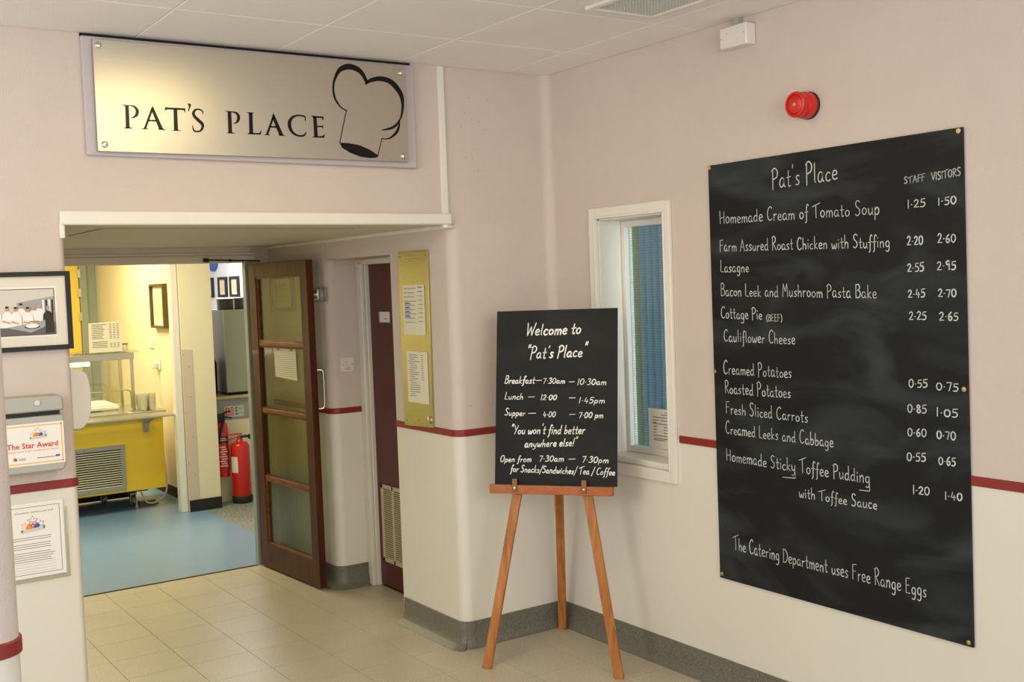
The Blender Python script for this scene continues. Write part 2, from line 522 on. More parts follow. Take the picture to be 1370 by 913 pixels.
# ---- lettering outlines and text positions (metres on their boards)
SIGN_LETTERS = {'P': [('p', [(-2.122, 2.556), (-2.108, 2.557), (-2.109, 2.468), (-2.124, 2.466)]), ('p', [(-2.136, 2.557), (-2.119, 2.558), (-2.12, 2.552)]), ('p', [(-2.134, 2.463), (-2.123, 2.469), (-2.109, 2.47), (-2.095, 2.465)]), ('s', [(-2.118, 2.555, 0.0017), (-2.1, 2.556, 0.002), (-2.086, 2.552, 0.004), (-2.077, 2.541, 0.0059), (-2.076, 2.531, 0.0065), (-2.08, 2.519, 0.0057), (-2.091, 2.51, 0.0031), (-2.104, 2.507, 0.0008)])], 'A': [('p', [(-2.019, 2.551), (-2.013, 2.543), (-2.044, 2.466), (-2.054, 2.465)]), ('p', [(-2.015, 2.56), (-2.009, 2.551), (-1.975, 2.467), (-1.991, 2.465), (-2.02, 2.545)]), ('p', [(-2.033, 2.503), (-2.004, 2.504), (-2.002, 2.497), (-2.035, 2.497)]), ('p', [(-2.065, 2.464), (-2.051, 2.469), (-2.044, 2.469), (-2.032, 2.465)]), ('p', [(-2.0, 2.466), (-1.989, 2.471), (-1.976, 2.47), (-1.962, 2.464)])], 'T': [('p', [(-1.962, 2.557), (-1.881, 2.558), (-1.881, 2.55), (-1.961, 2.549)]), ('p', [(-1.966, 2.541), (-1.962, 2.559), (-1.956, 2.55)]), ('p', [(-1.888, 2.551), (-1.881, 2.558), (-1.881, 2.539)]), ('p', [(-1.929, 2.553), (-1.914, 2.553), (-1.915, 2.466), (-1.931, 2.466)]), ('p', [(-1.94, 2.464), (-1.929, 2.469), (-1.915, 2.469), (-1.9, 2.464)])], "'": [('p', [(-1.87, 2.579), (-1.856, 2.577), (-1.856, 2.57), (-1.867, 2.546), (-1.87, 2.548), (-1.864, 2.565), (-1.867, 2.572)])], 'S': [('s', [(-1.808, 2.538, 0.0012), (-1.809, 2.55, 0.0026), (-1.822, 2.557, 0.0029), (-1.838, 2.554, 0.004), (-1.847, 2.541, 0.0057), (-1.844, 2.528, 0.0063), (-1.829, 2.513, 0.0069), (-1.814, 2.499, 0.0069), (-1.811, 2.486, 0.0057), (-1.82, 2.47, 0.004), (-1.835, 2.465, 0.0032), (-1.849, 2.469, 0.0034), (-1.854, 2.49, 0.0011)])], 'P2': [('p', [(-1.701, 2.557), (-1.685, 2.557), (-1.686, 2.466), (-1.702, 2.465)]), ('p', [(-1.714, 2.558), (-1.696, 2.557), (-1.697, 2.551)]), ('p', [(-1.712, 2.464), (-1.701, 2.469), (-1.687, 2.47), (-1.671, 2.464)]), ('s', [(-1.696, 2.555, 0.0018), (-1.675, 2.554, 0.0029), (-1.661, 2.549, 0.0051), (-1.654, 2.535, 0.0065), (-1.657, 2.521, 0.0058), (-1.666, 2.51, 0.0033), (-1.679, 2.506, 0.0011)])], 'L': [('p', [(-1.608, 2.556), (-1.592, 2.556), (-1.593, 2.467), (-1.61, 2.466)]), ('p', [(-1.62, 2.557), (-1.583, 2.557), (-1.594, 2.551), (-1.608, 2.552)]), ('p', [(-1.611, 2.471), (-1.592, 2.471), (-1.567, 2.471), (-1.554, 2.483), (-1.56, 2.465), (-1.619, 2.464)])], 'A2': [('p', [(-1.502, 2.547), (-1.496, 2.54), (-1.526, 2.465), (-1.537, 2.465)]), ('p', [(-1.498, 2.56), (-1.492, 2.549), (-1.456, 2.466), (-1.474, 2.464), (-1.505, 2.542)]), ('p', [(-1.515, 2.504), (-1.484, 2.504), (-1.481, 2.497), (-1.518, 2.497)]), ('p', [(-1.547, 2.464), (-1.534, 2.469), (-1.526, 2.469), (-1.515, 2.464)]), ('p', [(-1.481, 2.464), (-1.472, 2.47), (-1.458, 2.469), (-1.445, 2.464)])], 'C': [('s', [(-1.351, 2.533, 0.0011), (-1.352, 2.551, 0.003), (-1.369, 2.556, 0.0033), (-1.391, 2.555, 0.0037), (-1.412, 2.545, 0.0056), (-1.425, 2.525, 0.0078), (-1.424, 2.5, 0.0074), (-1.41, 2.478, 0.0055), (-1.387, 2.468, 0.0041), (-1.364, 2.469, 0.0041), (-1.354, 2.477, 0.003), (-1.349, 2.486, 0.0011)])], 'E': [('p', [(-1.313, 2.555), (-1.297, 2.555), (-1.295, 2.466), (-1.312, 2.465)]), ('p', [(-1.324, 2.558), (-1.264, 2.558), (-1.264, 2.541), (-1.269, 2.543), (-1.271, 2.551), (-1.312, 2.55)]), ('p', [(-1.3, 2.516), (-1.273, 2.516), (-1.267, 2.521), (-1.268, 2.501), (-1.272, 2.51), (-1.298, 2.51)]), ('p', [(-1.323, 2.464), (-1.31, 2.47), (-1.275, 2.471), (-1.259, 2.482), (-1.266, 2.464)])]}
HAT = [('s', [(-1.148, 2.589, 0.0021), (-1.179, 2.606, 0.0032), (-1.203, 2.64, 0.0048), (-1.21, 2.68, 0.0048), (-1.203, 2.721, 0.0053), (-1.18, 2.763, 0.009), (-1.151, 2.782, 0.0123), (-1.12, 2.787, 0.0128), (-1.083, 2.777, 0.0118), (-1.06, 2.756, 0.0097), (-1.042, 2.722, 0.007)]), ('s', [(-1.05, 2.716, 0.0038), (-1.022, 2.734, 0.0086), (-0.975, 2.745, 0.0108), (-0.928, 2.738, 0.012), (-0.894, 2.714, 0.0131), (-0.868, 2.677, 0.0109), (-0.862, 2.635, 0.0071), (-0.868, 2.593, 0.0049), (-0.882, 2.561, 0.0033), (-0.908, 2.533, 0.006), (-0.938, 2.52, 0.0054), (-0.979, 2.511, 0.0011)]), ('s', [(-0.885, 2.561, 0.0033), (-0.886, 2.534, 0.0049), (-0.9, 2.506, 0.0065), (-0.928, 2.482, 0.0043), (-0.952, 2.473, 0.0027), (-0.979, 2.473, 0.0021)]), ('s', [(-0.976, 2.475, 0.0021), (-1.003, 2.392, 0.0027)]), ('s', [(-1.15, 2.592, 0.0027), (-1.19, 2.446, 0.0026)]), ('p', [(-1.19, 2.446), (-1.15, 2.446), (-1.094, 2.439), (-1.043, 2.421), (-1.0, 2.396), (-1.008, 2.386), (-1.039, 2.382), (-1.09, 2.387), (-1.141, 2.403), (-1.18, 2.424)])]
MENU_TEXT = [
("Pat's Place", (1.512, 2.133), (1.837, 2.137), 0.08),
('STAFF', (2.126, 2.094), (2.211, 2.096), 0.024),
('VISITORS', (2.236, 2.095), (2.349, 2.101), 0.026),
('Homemade Cream of Tomato Soup', (1.218, 2.011), (2.021, 1.995), 0.056),
('1·25', (2.137, 2.007), (2.211, 2.007), 0.032),
('1·50', (2.259, 2.008), (2.331, 2.008), 0.03),
('Farm Assured Roast Chicken with Stuffing', (1.214, 1.894), (2.063, 1.873), 0.05),
('2·20', (2.134, 1.876), (2.199, 1.877), 0.034),
('2·60', (2.256, 1.878), (2.327, 1.879), 0.034),
('Lasagne', (1.215, 1.807), (1.377, 1.804), 0.047),
('2·55', (2.133, 1.783), (2.201, 1.783), 0.034),
('2·95', (2.252, 1.786), (2.326, 1.786), 0.034),
('Bacon Leek and Mushroom Pasta Bake', (1.214, 1.707), (2.002, 1.691), 0.051),
('2·45', (2.134, 1.692), (2.204, 1.693), 0.032),
('2·70', (2.255, 1.693), (2.326, 1.692), 0.031),
('Cottage Pie', (1.211, 1.612), (1.443, 1.608), 0.051),
('(BEEF)', (1.465, 1.602), (1.55, 1.602), 0.027),
('2·25', (2.137, 1.613), (2.208, 1.614), 0.032),
('2·65', (2.258, 1.612), (2.332, 1.612), 0.031),
('Cauliflower Cheese', (1.224, 1.514), (1.614, 1.511), 0.051),
('Creamed Potatoes', (1.217, 1.375), (1.592, 1.377), 0.054),
('Roasted Potatoes', (1.223, 1.294), (1.585, 1.296), 0.054),
('Fresh Sliced Carrots', (1.226, 1.208), (1.67, 1.206), 0.051),
('Creamed Leeks and Cabbage', (1.221, 1.121), (1.792, 1.12), 0.051),
('Homemade Sticky Toffee Pudding', (1.222, 1.005), (1.958, 1.002), 0.055),
('0·55', (2.131, 1.371), (2.208, 1.377), 0.032),
('0·75', (2.242, 1.37), (2.329, 1.37), 0.032),
('0·85', (2.124, 1.282), (2.203, 1.285), 0.033),
('1·05', (2.24, 1.279), (2.326, 1.28), 0.031),
('0·60', (2.123, 1.196), (2.201, 1.201), 0.033),
('0·70', (2.241, 1.2), (2.316, 1.199), 0.032),
('0·55', (2.118, 1.108), (2.197, 1.113), 0.032),
('0·65', (2.247, 1.109), (2.314, 1.111), 0.032),
('with Toffee Sauce', (1.616, 0.904), (1.987, 0.909), 0.045),
('1·20', (2.14, 0.991), (2.21, 0.995), 0.032),
('1·40', (2.269, 0.988), (2.338, 0.994), 0.032),
('The Catering Department uses Free Range Eggs', (1.251, 0.626), (2.191, 0.625), 0.059)]
EASEL_TEXT = [
('Welcome to', (0.1995, 1.5516), (0.466, 1.556), 0.0564),
('"Pat\'s Place"', (0.2025, 1.4423), (0.4923, 1.4498), 0.0562),
('Breakfast', (0.0974, 1.3276), (0.2443, 1.3268), 0.0352),
('-', (0.248, 1.3268), (0.2771, 1.3266), 0.0314),
('7·30am', (0.2833, 1.3266), (0.3911, 1.326), 0.0296),
('-', (0.4105, 1.3218), (0.4354, 1.3217), 0.0276),
('10·30am', (0.4497, 1.3199), (0.5866, 1.3192), 0.031),
('Lunch', (0.0975, 1.2527), (0.189, 1.2526), 0.0316),
('-', (0.2117, 1.2512), (0.2427, 1.2512), 0.0279),
('12·00', (0.2737, 1.2501), (0.351, 1.2501), 0.0278),
('-', (0.4105, 1.2476), (0.4391, 1.2476), 0.0276),
('1·45pm', (0.4558, 1.2352), (0.5802, 1.2353), 0.0292),
('Supper', (0.0979, 1.1776), (0.1988, 1.1745), 0.0316),
('-', (0.212, 1.1745), (0.2485, 1.1747), 0.0279),
('4·00', (0.2848, 1.1703), (0.3454, 1.1706), 0.0277),
('-', (0.4106, 1.1701), (0.4391, 1.1703), 0.0275),
('7·00 pm', (0.4558, 1.1676), (0.5724, 1.1681), 0.0292),
('"You won\'t find better', (0.1279, 1.0903), (0.4852, 1.0949), 0.0419),
('anywhere else!"', (0.1968, 1.0294), (0.4477, 1.0384), 0.0382),
('Open from', (0.0765, 0.9591), (0.2296, 0.9617), 0.0314),
('7·30am', (0.2655, 0.9647), (0.3859, 0.9667), 0.0311),
('-', (0.4073, 0.966), (0.4393, 0.9666), 0.0274),
('7·30pm', (0.4708, 0.9637), (0.5973, 0.9642), 0.0307),
('for Snacks/Sandwiches/ Tea / Coffee', (0.1277, 0.9144), (0.626, 0.908), 0.033)]
# ---------------------------------------------------------------- palette
M = {}
M['wall_up'] = mat('pink_wallpaper', (206, 192, 182), 0.75, bump=0.5, bscale=190, var=0.025, vscale=5)
M['wall_low'] = mat('cream_gloss_paint', (222, 217, 204), 0.42, bump=0.05, bscale=40, var=0.015, vscale=3)
M['white_paint'] = mat('white_gloss_paint', (228, 223, 212), 0.35, bump=0.05, bscale=50, var=0.02, vscale=10)
M['header_paint'] = mat('old_header_paint', (222, 208, 186), 0.5, bump=0.15, bscale=60, var=0.06, vscale=9, stretch=(0.3, 1, 4))
M['soffit_paint'] = mat('soffit_paint', (214, 205, 184), 0.6, bump=0.06, bscale=60, var=0.03, vscale=4)
M['red_trim'] = mat('dark_red_strip', (134, 38, 30), 0.4, bump=0.1, bscale=30, stretch=(1, 1, 8))
M['skirting'] = speckle('grey_terrazzo_skirting', (108, 106, 94), (88, 87, 77), (130, 127, 113), 170, 0.45, 0.0, 0.05)
M['tile'] = speckle('beige_speckled_tile', (190, 180, 160), (156, 144, 120), (212, 205, 188), 190, 0.36, 0.012, 0.02)
M['joint'] = mat('tile_joint', (72, 60, 44), 0.8)
M['ceil_tile'] = mat('ceiling_tile_white', (240, 235, 230), 0.85, bump=0.25, bscale=150, var=0.015, vscale=4)
M['ceil_joint'] = mat('ceiling_joint_grey', (96, 84, 70), 0.8)
M['blue_vinyl'] = mat('blue_vinyl_floor', (124, 156, 192), 0.3, var=0.04, vscale=7, bump=0.02, bscale=60)
M['speck_vinyl'] = speckle('speckled_safety_floor', (140, 150, 150), (92, 100, 104), (205, 208, 196), 60, 0.35)
M['steel'] = brushed('brushed_sign_steel', (200, 194, 180), 0.34, 0.035, (0.15, 1, 14))
M['backing'] = mat('sign_backing_mauve', (188, 178, 180), 0.6, bump=0.15, bscale=200)
M['black'] = mat('gloss_black', (9, 9, 9), 0.3, spec=0.3)
M['black_matt'] = mat('matt_black', (22, 22, 22), 0.6)
M['chrome'] = mat('chrome', (215, 212, 205), 0.15, 1.0)
M['brass'] = brushed('brushed_brass', (184, 180, 136), 0.30, 0.12, (1, 1, 10))
M['brass_screw'] = mat('brass_screw', (206, 188, 132), 0.3, 1.0)
M['board'] = chalkboard('menu_chalkboard', (22, 25, 26), (68, 74, 78), 0.12)
M['board2'] = chalkboard('easel_chalkboard', (25, 26, 24), (48, 50, 48), 0.05)
M['chalk'] = mat('white_chalk', (202, 205, 203), 0.9)
M['chalk_thin'] = mat('thin_chalk', (186, 190, 188), 0.9)
M['paint_pen'] = mat('white_paint_pen', (240, 240, 234), 0.6)
M['easel_wood'] = wood('orange_varnished_pine', (146, 86, 38), (194, 128, 66), 2, 0.35, 0.2, 2.5)
M['easel_ledge'] = wood('orange_varnished_ledge', (150, 80, 32), (178, 102, 46), 0, 0.35, 0.2, 2.5)
M['door_wood'] = wood('brown_varnished_door', (54, 27, 13), (92, 48, 22), 2, 0.42, 0.08, 3)
M['door_bead'] = wood('light_brown_bead', (104, 56, 24), (150, 88, 42), 1, 0.4, 0.1)
M['wired'] = wired_glass('wired_door_glass', (224, 225, 208), (168, 168, 132), 0.02, 0.17, 0.0085, 0.05)
M['wired2'] = wired_glass('wired_window_glass', (215, 225, 225), (120, 140, 132), 0.04, 0.42, 0.0125, 0.0125)
M['frame_grey'] = mat('grey_green_frame_paint', (150, 158, 146), 0.45)
M['red_door'] = mat('maroon_door', (84, 32, 26), 0.4, var=0.06, vscale=10, stretch=(1, 1, 0.2))
M['vent'] = mat('cream_vent', (196, 184, 150), 0.5)
M['vent_dark'] = mat('vent_slot_dark', (58, 50, 40), 0.8)
M['paper'] = mat('white_paper', (232, 228, 220), 0.8)
M['paper_y'] = mat('cream_paper', (226, 220, 196), 0.7)
M['ink'] = mat('grey_ink', (122, 118, 120), 0.8)
M['ink_pale'] = mat('pale_ink', (168, 162, 150), 0.8)
M['soffit_crack'] = mat('brown_crack', (110, 82, 62), 0.8)
M['ink_blue'] = mat('blue_ink', (92, 128, 186), 0.7)
M['plastic_w'] = mat('white_plastic', (226, 220, 210), 0.35)
M['plastic_grey'] = mat('grey_box_plastic', (168, 168, 158), 0.4, bump=0.05, bscale=80)
M['plastic_screw'] = mat('grey_screw', (120, 112, 100), 0.4, 0.6)
M['red'] = mat('red_plastic', (206, 30, 24), 0.3)
M['red_dark'] = mat('red_plastic_groove', (110, 14, 14), 0.4)
M['ext_red'] = mat('extinguisher_red', (204, 26, 18), 0.22, coat=0.4)
M['yellow'] = mat('yellow_laminate', (228, 192, 44), 0.35, var=0.02, vscale=4)
M['cream_wall'] = mat('cream_kitchen_wall', (232, 222, 190), 0.55, var=0.02, vscale=3)
M['kit_white'] = mat('white_kitchen_wall', (222, 224, 230), 0.6)
M['kit_ceiling'] = mat('kitchen_ceiling', (225, 220, 205), 0.8)
M['guard'] = mat('beige_corner_guard', (206, 190, 168), 0.5)
M['stainless'] = mat('stainless_steel', (196, 194, 180), 0.28, 1.0)
M['alu'] = mat('grey_aluminium', (158, 158, 150), 0.45, 0.5)
M['louvre'] = mat('cream_louvre', (214, 208, 178), 0.4)
M['dark'] = mat('dark_void', (16, 15, 14), 0.8)
M['clear'] = clear_glass('clear_glass', (244, 245, 238), 0.12)
M['tint'] = mat('dark_tinted_plastic', (44, 38, 30), 0.2)
M['lamp'] = mat('lamp_tube', (255, 244, 205), 0.4, emis=6.0)
M['unit_grey'] = mat('grey_green_panel', (152, 156, 136), 0.5)
M['unit_side'] = mat('blue_grey_panel', (104, 108, 118), 0.45)
M['unit_low'] = mat('grey_lower_panel', (150, 152, 150), 0.5)
M['wood_edge'] = mat('light_wood_edge', (196, 172, 128), 0.5)
M['navy'] = mat('navy_plastic', (24, 30, 58), 0.4)
M['blue'] = mat('blue_plastic', (42, 86, 176), 0.4)
M['green'] = mat('sign_green', (64, 130, 104), 0.5)
M['curtain'] = mat('blue_blind', (124, 176, 206), 0.8, var=0.06, vscale=6, stretch=(1, 8, 0.3))
M['curtain_y'] = mat('yellow_green_blind', (176, 178, 120), 0.8)
M['cable'] = mat('cream_cable', (224, 214, 184), 0.5)
M['glass_ware'] = mat('glassware', (226, 222, 198), 0.15)
M['glass_ware'].node_tree.nodes['Principled BSDF'].inputs['Alpha'].default_value = 0.5
M['china'] = mat('white_china', (236, 230, 212), 0.3)
M['skin'] = mat('print_skin', (204, 150, 122), 0.7)
M['hair'] = mat('print_dark', (52, 42, 40), 0.7)
M['print_white'] = mat('print_white', (236, 232, 226), 0.7)
M['print_bg'] = mat('print_cream', (206, 200, 188), 0.7)
M['print_bg2'] = mat('print_grey', (158, 160, 160), 0.7)
M['print_steel'] = mat('print_steel', (96, 90, 88), 0.6)
M['print_jeans'] = mat('print_navy', (42, 50, 84), 0.7)
M['print_brown'] = mat('print_brown', (166, 108, 60), 0.7)
M['mount'] = mat('cream_mount', (222, 214, 196), 0.85)
M['gold_border'] = mat('gold_print', (234, 182, 60), 0.6)
M['red_ink'] = mat('red_print', (212, 66, 44), 0.6)
M['orange_ink'] = mat('orange_print', (232, 146, 34), 0.6)
M['blue_ink2'] = mat('blue_print', (40, 92, 176), 0.6)
M['green_ink'] = mat('green_print', (58, 140, 72), 0.6)
M['art'] = mat('faded_print', (214, 196, 160), 0.8, var=0.12, vscale=30)
M['yellow_door'] = mat('yellow_door_paint', (240, 206, 84), 0.4)
M['gilt'] = mat('dark_gilt_frame', (92, 76, 40), 0.35, 0.3)
M['leather'] = mat('brown_leather_tab', (132, 84, 48), 0.5)
M['grille_in'] = mat('prismatic_diffuser', (196, 198, 192), 0.25, bump=1.0, bscale=60)

STRIP0, STRIP1 = 1.048, 1.083
HC = 2.838
def arc(cx, cy, r, a0, a1, n=8):
    return [(cx + r * math.cos(math.radians(a0 + (a1 - a0) * i / n)), cy + r * math.sin(math.radians(a0 + (a1 - a0) * i / n))) for i in range(n + 1)]

def wall_prism(name, poly, z0, z1, up='wall_up', low='wall_low'):
    mb = MB()
    if z0 < 1.065 < z1:
        mb.prism(poly, z0, 1.065, 1, True); mb.prism(poly, 1.065, z1, 0, True)
    else:
        mb.prism(poly, z0, z1, 0 if z0 >= 1.065 else 1, True)
    return structure(obj(name, mb, [M[up], M[low]], angle=30))

def offset_line(pts, d):
    """shift an open plan line to its left by d"""
    out = []
    q = [pts[0]]
    for p in pts[1:]:
        if math.hypot(p[0] - q[-1][0], p[1] - q[-1][1]) > 1e-6: q.append(p)
    pts = q
    for i, p in enumerate(pts):
        a = Vector(pts[max(i - 1, 0)]); b = Vector(pts[min(i + 1, len(pts) - 1)])
        t1 = (Vector(p) - a); t2 = (b - Vector(p))
        n = Vector((0.0, 0.0)); k = 0
        ns = []
        for t in (t1, t2):
            if t.length > 1e-6:
                t = t.normalized(); ns.append(Vector((-t.y, t.x)))
        m = ns[0] if len(ns) == 1 else (ns[0] + ns[1])
        if len(ns) == 2:
            m.normalize(); m = m / max(0.3, m.dot(ns[0]))
        out.append((p[0] + m.x * d, p[1] + m.y * d))
    return out

def follow(mb, line, prof, mi=0):
    """sweep a profile of (out, z) points along a plan line, out is to the left"""
    rows = [offset_line(line, o) for o, z in prof]
    n = len(rows[0]); m = len(prof)
    v = []
    for r, (o, z) in zip(rows, prof):
        v += [(q[0], q[1], z) for q in r]
    f = []
    for k in range(m - 1):
        for i in range(n - 1):
            f.append((k * n + i, k * n + i + 1, (k + 1) * n + i + 1, (k + 1) * n + i))
    f.append([k * n for k in range(m)][::-1]); f.append([k * n + n - 1 for k in range(m)])
    mb.add(v, f, mi, True)
    return mb

# ---------------------------------------------------------------- plan lines (room is on the left of each line)
L_back = [(0.0, -0.045)] + arc(-0.045, -0.045, 0.045, 0, 90)[1:] + arc(-0.549, 0.055, 0.055, 270, 180) + [(-0.604, 0.62)]
L_pass = [(-0.415, 1.42)] + arc(-0.549, 1.475, 0.055, 270, 180) + [(-0.604, 2.31)]
L_right = [(0.0, -4.2), (0.0, -0.045)]

# ---------------------------------------------------------------- setting : floor
fl = MB().box(-4.4, 0.25, -4.3, 2.31, -0.06, -0.004)
floor = structure(obj('floor', fl, M['joint']))
S = 0.2985
fx0, fy0 = -1.7563, 1.2703
regions = [(-4.4, 0.0, -4.3, 0.0), (-2.37, -0.604, 0.0, 2.31), (-0.604, -0.37, 0.62, 1.42)]
g = 0.0011
nt_ = 0
for i in range(-8, 8):
    for j in range(-20, 6):
        x0 = fx0 + S * i; y0 = fy0 + S * j
        if y0 < -2.3 and x0 < -1.0: continue
        mb = MB(); ok = False
        for (a, b, c, d) in regions:
            p, q, r, s = max(x0 + g, a), min(x0 + S - g, b), max(y0 + g, c), min(y0 + S - g, d)
            if q - p > 0.004 and s - r > 0.004:
                mb.box(p, q, r, s, -0.004, 0.0); ok = True
        if ok:
            obj('floor_tile', mb, M['tile'], floor)

# ---------------------------------------------------------------- setting : ceiling
cl = MB().box(-4.4, 0.0, -4.3, 0.0, HC + 0.006, HC + 0.05)
ceiling = structure(obj('ceiling', cl, M['ceil_joint']))
cx0, cy0 = -0.2568, -0.5198
def ceil_tile(p, q, r, s):
    e = 0.0055; z = HC
    v = [(p + .002, r + .002, z + 0.006), (q - .002, r + .002, z + 0.006), (q - .002, s - .002, z + 0.006), (p + .002, s - .002, z + 0.006),
         (p + e, r + e, z), (q - e, r + e, z), (q - e, s - e, z), (p + e, s - e, z)]
    mb = MB().add(v, [(4, 7, 6, 5), (0, 4, 5, 1), (1, 5, 6, 2), (2, 6, 7, 3), (3, 7, 4, 0), (0, 1, 2, 3)])
    obj('ceiling_tile', mb, M['ceil_tile'], ceiling)
for i in range(-7, 1):
    for j in range(-5, 1):
        p = cx0 + 0.6 * i; q = min(p + 0.6, 0.0); r = cy0 + 0.6 * j; s = min(r + 0.6, 0.0)
        if p >= 0: continue
        ceil_tile(max(p, -4.4), q, r, s)

# ceiling light with a prismatic diffuser, let into the third row of tiles
lx0, lx1, ly0, ly1 = -0.705, -0.36, -1.60, -1.222
t = thing('ceiling_light', ((lx0 + lx1) / 2, (ly0 + ly1) / 2, HC), 'square recessed ceiling light with a white frame and an unlit prismatic diffuser', 'light')
fr = MB()
for (a, b, c, d) in ((lx0, lx1, ly1 - .03, ly1), (lx0, lx1, ly0, ly0 + .03), (lx0, lx0 + .03, ly0 + .03, ly1 - .03), (lx1 - .03, lx1, ly0 + .03, ly1 - .03)):
    fr.box(a, b, c, d, HC - 0.016, HC)
obj('light_frame', fr, M['white_paint'], t, bevel=0.004)
df = MB()
df.box(lx0 + .03, lx1 - .03, ly0 + .03, ly1 - .03, HC - 0.007, HC - 0.002)
n = 18
for i in range(n):
    for j in range(n):
        px = lx0 + .034 + (lx1 - lx0 - .068) * (i + .5) / n; py = ly0 + .034 + (ly1 - ly0 - .068) * (j + .5) / n; k = .0075
        df.add([(px - k, py - k, HC - .007), (px + k, py - k, HC - .007), (px + k, py + k, HC - .007), (px - k, py + k, HC - .007), (px, py, HC - .013)], [(0, 4, 1), (1, 4, 2), (2, 4, 3), (3, 4, 0)])
obj('diffuser', df, M['grille_in'], t)['label'] = 'prismatic diffuser'

# ---------------------------------------------------------------- setting : walls
WY0, WY1, WZ0, WZ1 = -0.868, -0.388, 0.912, 2.085       # window opening in the right wall
D = 0.20
wr = MB()
def wbox(mb, x0, x1, y0, y1, z0, z1):
    if z0 < 1.065 < z1:
        mb.box(x0, x1, y0, y1, z0, 1.065, 1); mb.box(x0, x1, y0, y1, 1.065, z1, 0)
    else: mb.box(x0, x1, y0, y1, z0, z1, 0 if z0 >= 1.065 else 1)
wbox(wr, 0, D, WY1, 0.0, 0, HC + .05); wbox(wr, 0, D, -4.3, WY0, 0, HC + .05)
wbox(wr, 0, D, WY0, WY1, 0, WZ0); wbox(wr, 0, D, WY0, WY1, WZ1, HC + .05)
structure(obj('wall_right', wr, [M['wall_up'], M['wall_low']]))

poly_back = L_back[:] + [(-0.555, 0.62), (-0.30, 0.62), (-0.30, 0.80), (0.30, 0.80), (0.30, 0.0), (0.0, 0.0)]
wall_prism('wall_back', poly_back, 0, 2.09)
up = MB()
up.box(-4.4, 0.0, 0.0, 0.30, 2.09, HC + .05)
# small cove where the upper back wall meets the right wall
cv = [(0.0, -0.045)] + arc(-0.045, -0.045, 0.045, 0, 90)[1:] + [(0.0, 0.0)]
up.prism(cv, 2.09, HC, 0, True)
structure(obj('wall_above_opening', up, [M['wall_up'], M['wall_low']], angle=30))
wall_prism('wall_passage', L_pass + [(-0.72, 2.31), (-0.72, 2.40), (-0.30, 2.40), (-0.30, 1.42)], 0, 2.09)
hd = MB(); hd.box(-0.604, -0.30, 0.62, 1.42, 1.965, 2.09)
structure(obj('wall_over_side_door', hd, [M['wall_up']]))
bk = MB(); wbox(bk, -0.345, -0.30, 0.80, 1.42, 0, 1.965)
structure(obj('wall_behind_side_door', bk, [M['wall_up'], M['wall_low']]))
pier = [(-4.4, 0.0)] + arc(-2.395, 0.025, 0.025, 270, 360, 5) + [(-2.37, 2.40), (-2.55, 2.40), (-2.55, 0.30), (-4.4, 0.30)]
wall_prism('wall_left', pier, 0, 2.09)
so = MB(); so.box(-2.37, -0.604, 0.0015, 2.31, 2.084, 2.09)
structure(obj('ceiling_passage', so, M['soffit_paint']))
# header over the doorway to the kitchen, with the mouldings of the door head
h_ = MB(); h_.box(-2.37, -0.7205, 2.31, 2.40, 1.985, 2.70)
h_.box(-2.37, -0.70, 2.292, 2.309, 1.985, 2.032); h_.box(-2.37, -0.70, 2.30, 2.309, 2.032, 2.052)
structure(obj('wall_header', h_, M['header_paint'], bevel=0.004))
# near pillar at the left edge of the picture
pl = [(-3.35, -1.98)] + [(-3.35, -2.10)] + arc(-3.012, -2.045, 0.055, 270, 360, 6) + arc(-3.012, -2.035, 0.055, 0, 90, 6)
wall_prism('wall_pillar', pl, 0, HC)

# red strips (dado) and terrazzo skirtings
def strip(name, line):
    mb = follow(MB(), line, [(0.0, STRIP0), (0.006, STRIP0 + .003), (0.006, STRIP1 - .003), (0.0, STRIP1)])
    return structure(obj(name, mb, M['red_trim'], angle=35))
strip('trim_1', L_back)
strip('trim_2', L_pass)
strip('trim_3', [(0.0, -4.2), (0.0, -0.925)])
strip('trim_4', [(0.0, -0.335), (0.0, -0.045)])
strip('trim_5', arc(-2.395, 0.025, 0.025, 360, 270, 5) + [(-4.3, 0.0)])
strip('trim_6', [(-3.012, -1.98)] + arc(-3.012, -2.035, 0.055, 90, 0, 6) + arc(-3.012, -2.045, 0.055, 0, -90, 6) + [(-3.34, -2.10)])
cove = [(0.0, 0.13), (0.008, 0.128), (0.009, 0.05), (0.013, 0.022), (0.022, 0.006), (0.03, 0.001), (0.0, 0.0)]
cove2 = [(0.0, 0.13), (0.008, 0.128), (0.010, 0.06), (0.018, 0.03), (0.036, 0.012), (0.062, 0.003), (0.064, 0.0005), (0.0, 0.0)]
def skirt(name, line, prof=cove):
    return structure(obj(name, follow(MB(), line, prof), M['skirting'], angle=50))
skirt('baseboard_right', [(0.0, -4.2), (0.0, -0.03)])
skirt('baseboard_back', [(-0.012, 0.0), (-0.549, 0.0)] + arc(-0.549, 0.055, 0.055, 270, 225, 3)[1:])
skirt('baseboard_column', arc(-0.549, 0.055, 0.055, 230, 180, 4) + [(-0.604, 0.60)], cove2)
skirt('baseboard_passage', L_pass, cove2)

# vertical trunking and white bead round the opening
t1 = MB(front(0.0)); t1.box(-0.645, -0.612, 2.07, HC - .001, 0.0, 0.012)
structure(obj('trim_7', t1, M['white_paint'], bevel=0.002))
bead = MB(); bead.box(-2.385, -0.596, -0.017, 0.0, 2.082, 2.138)
structure(obj('trim_8', bead, M['white_paint'], bevel=0.008))
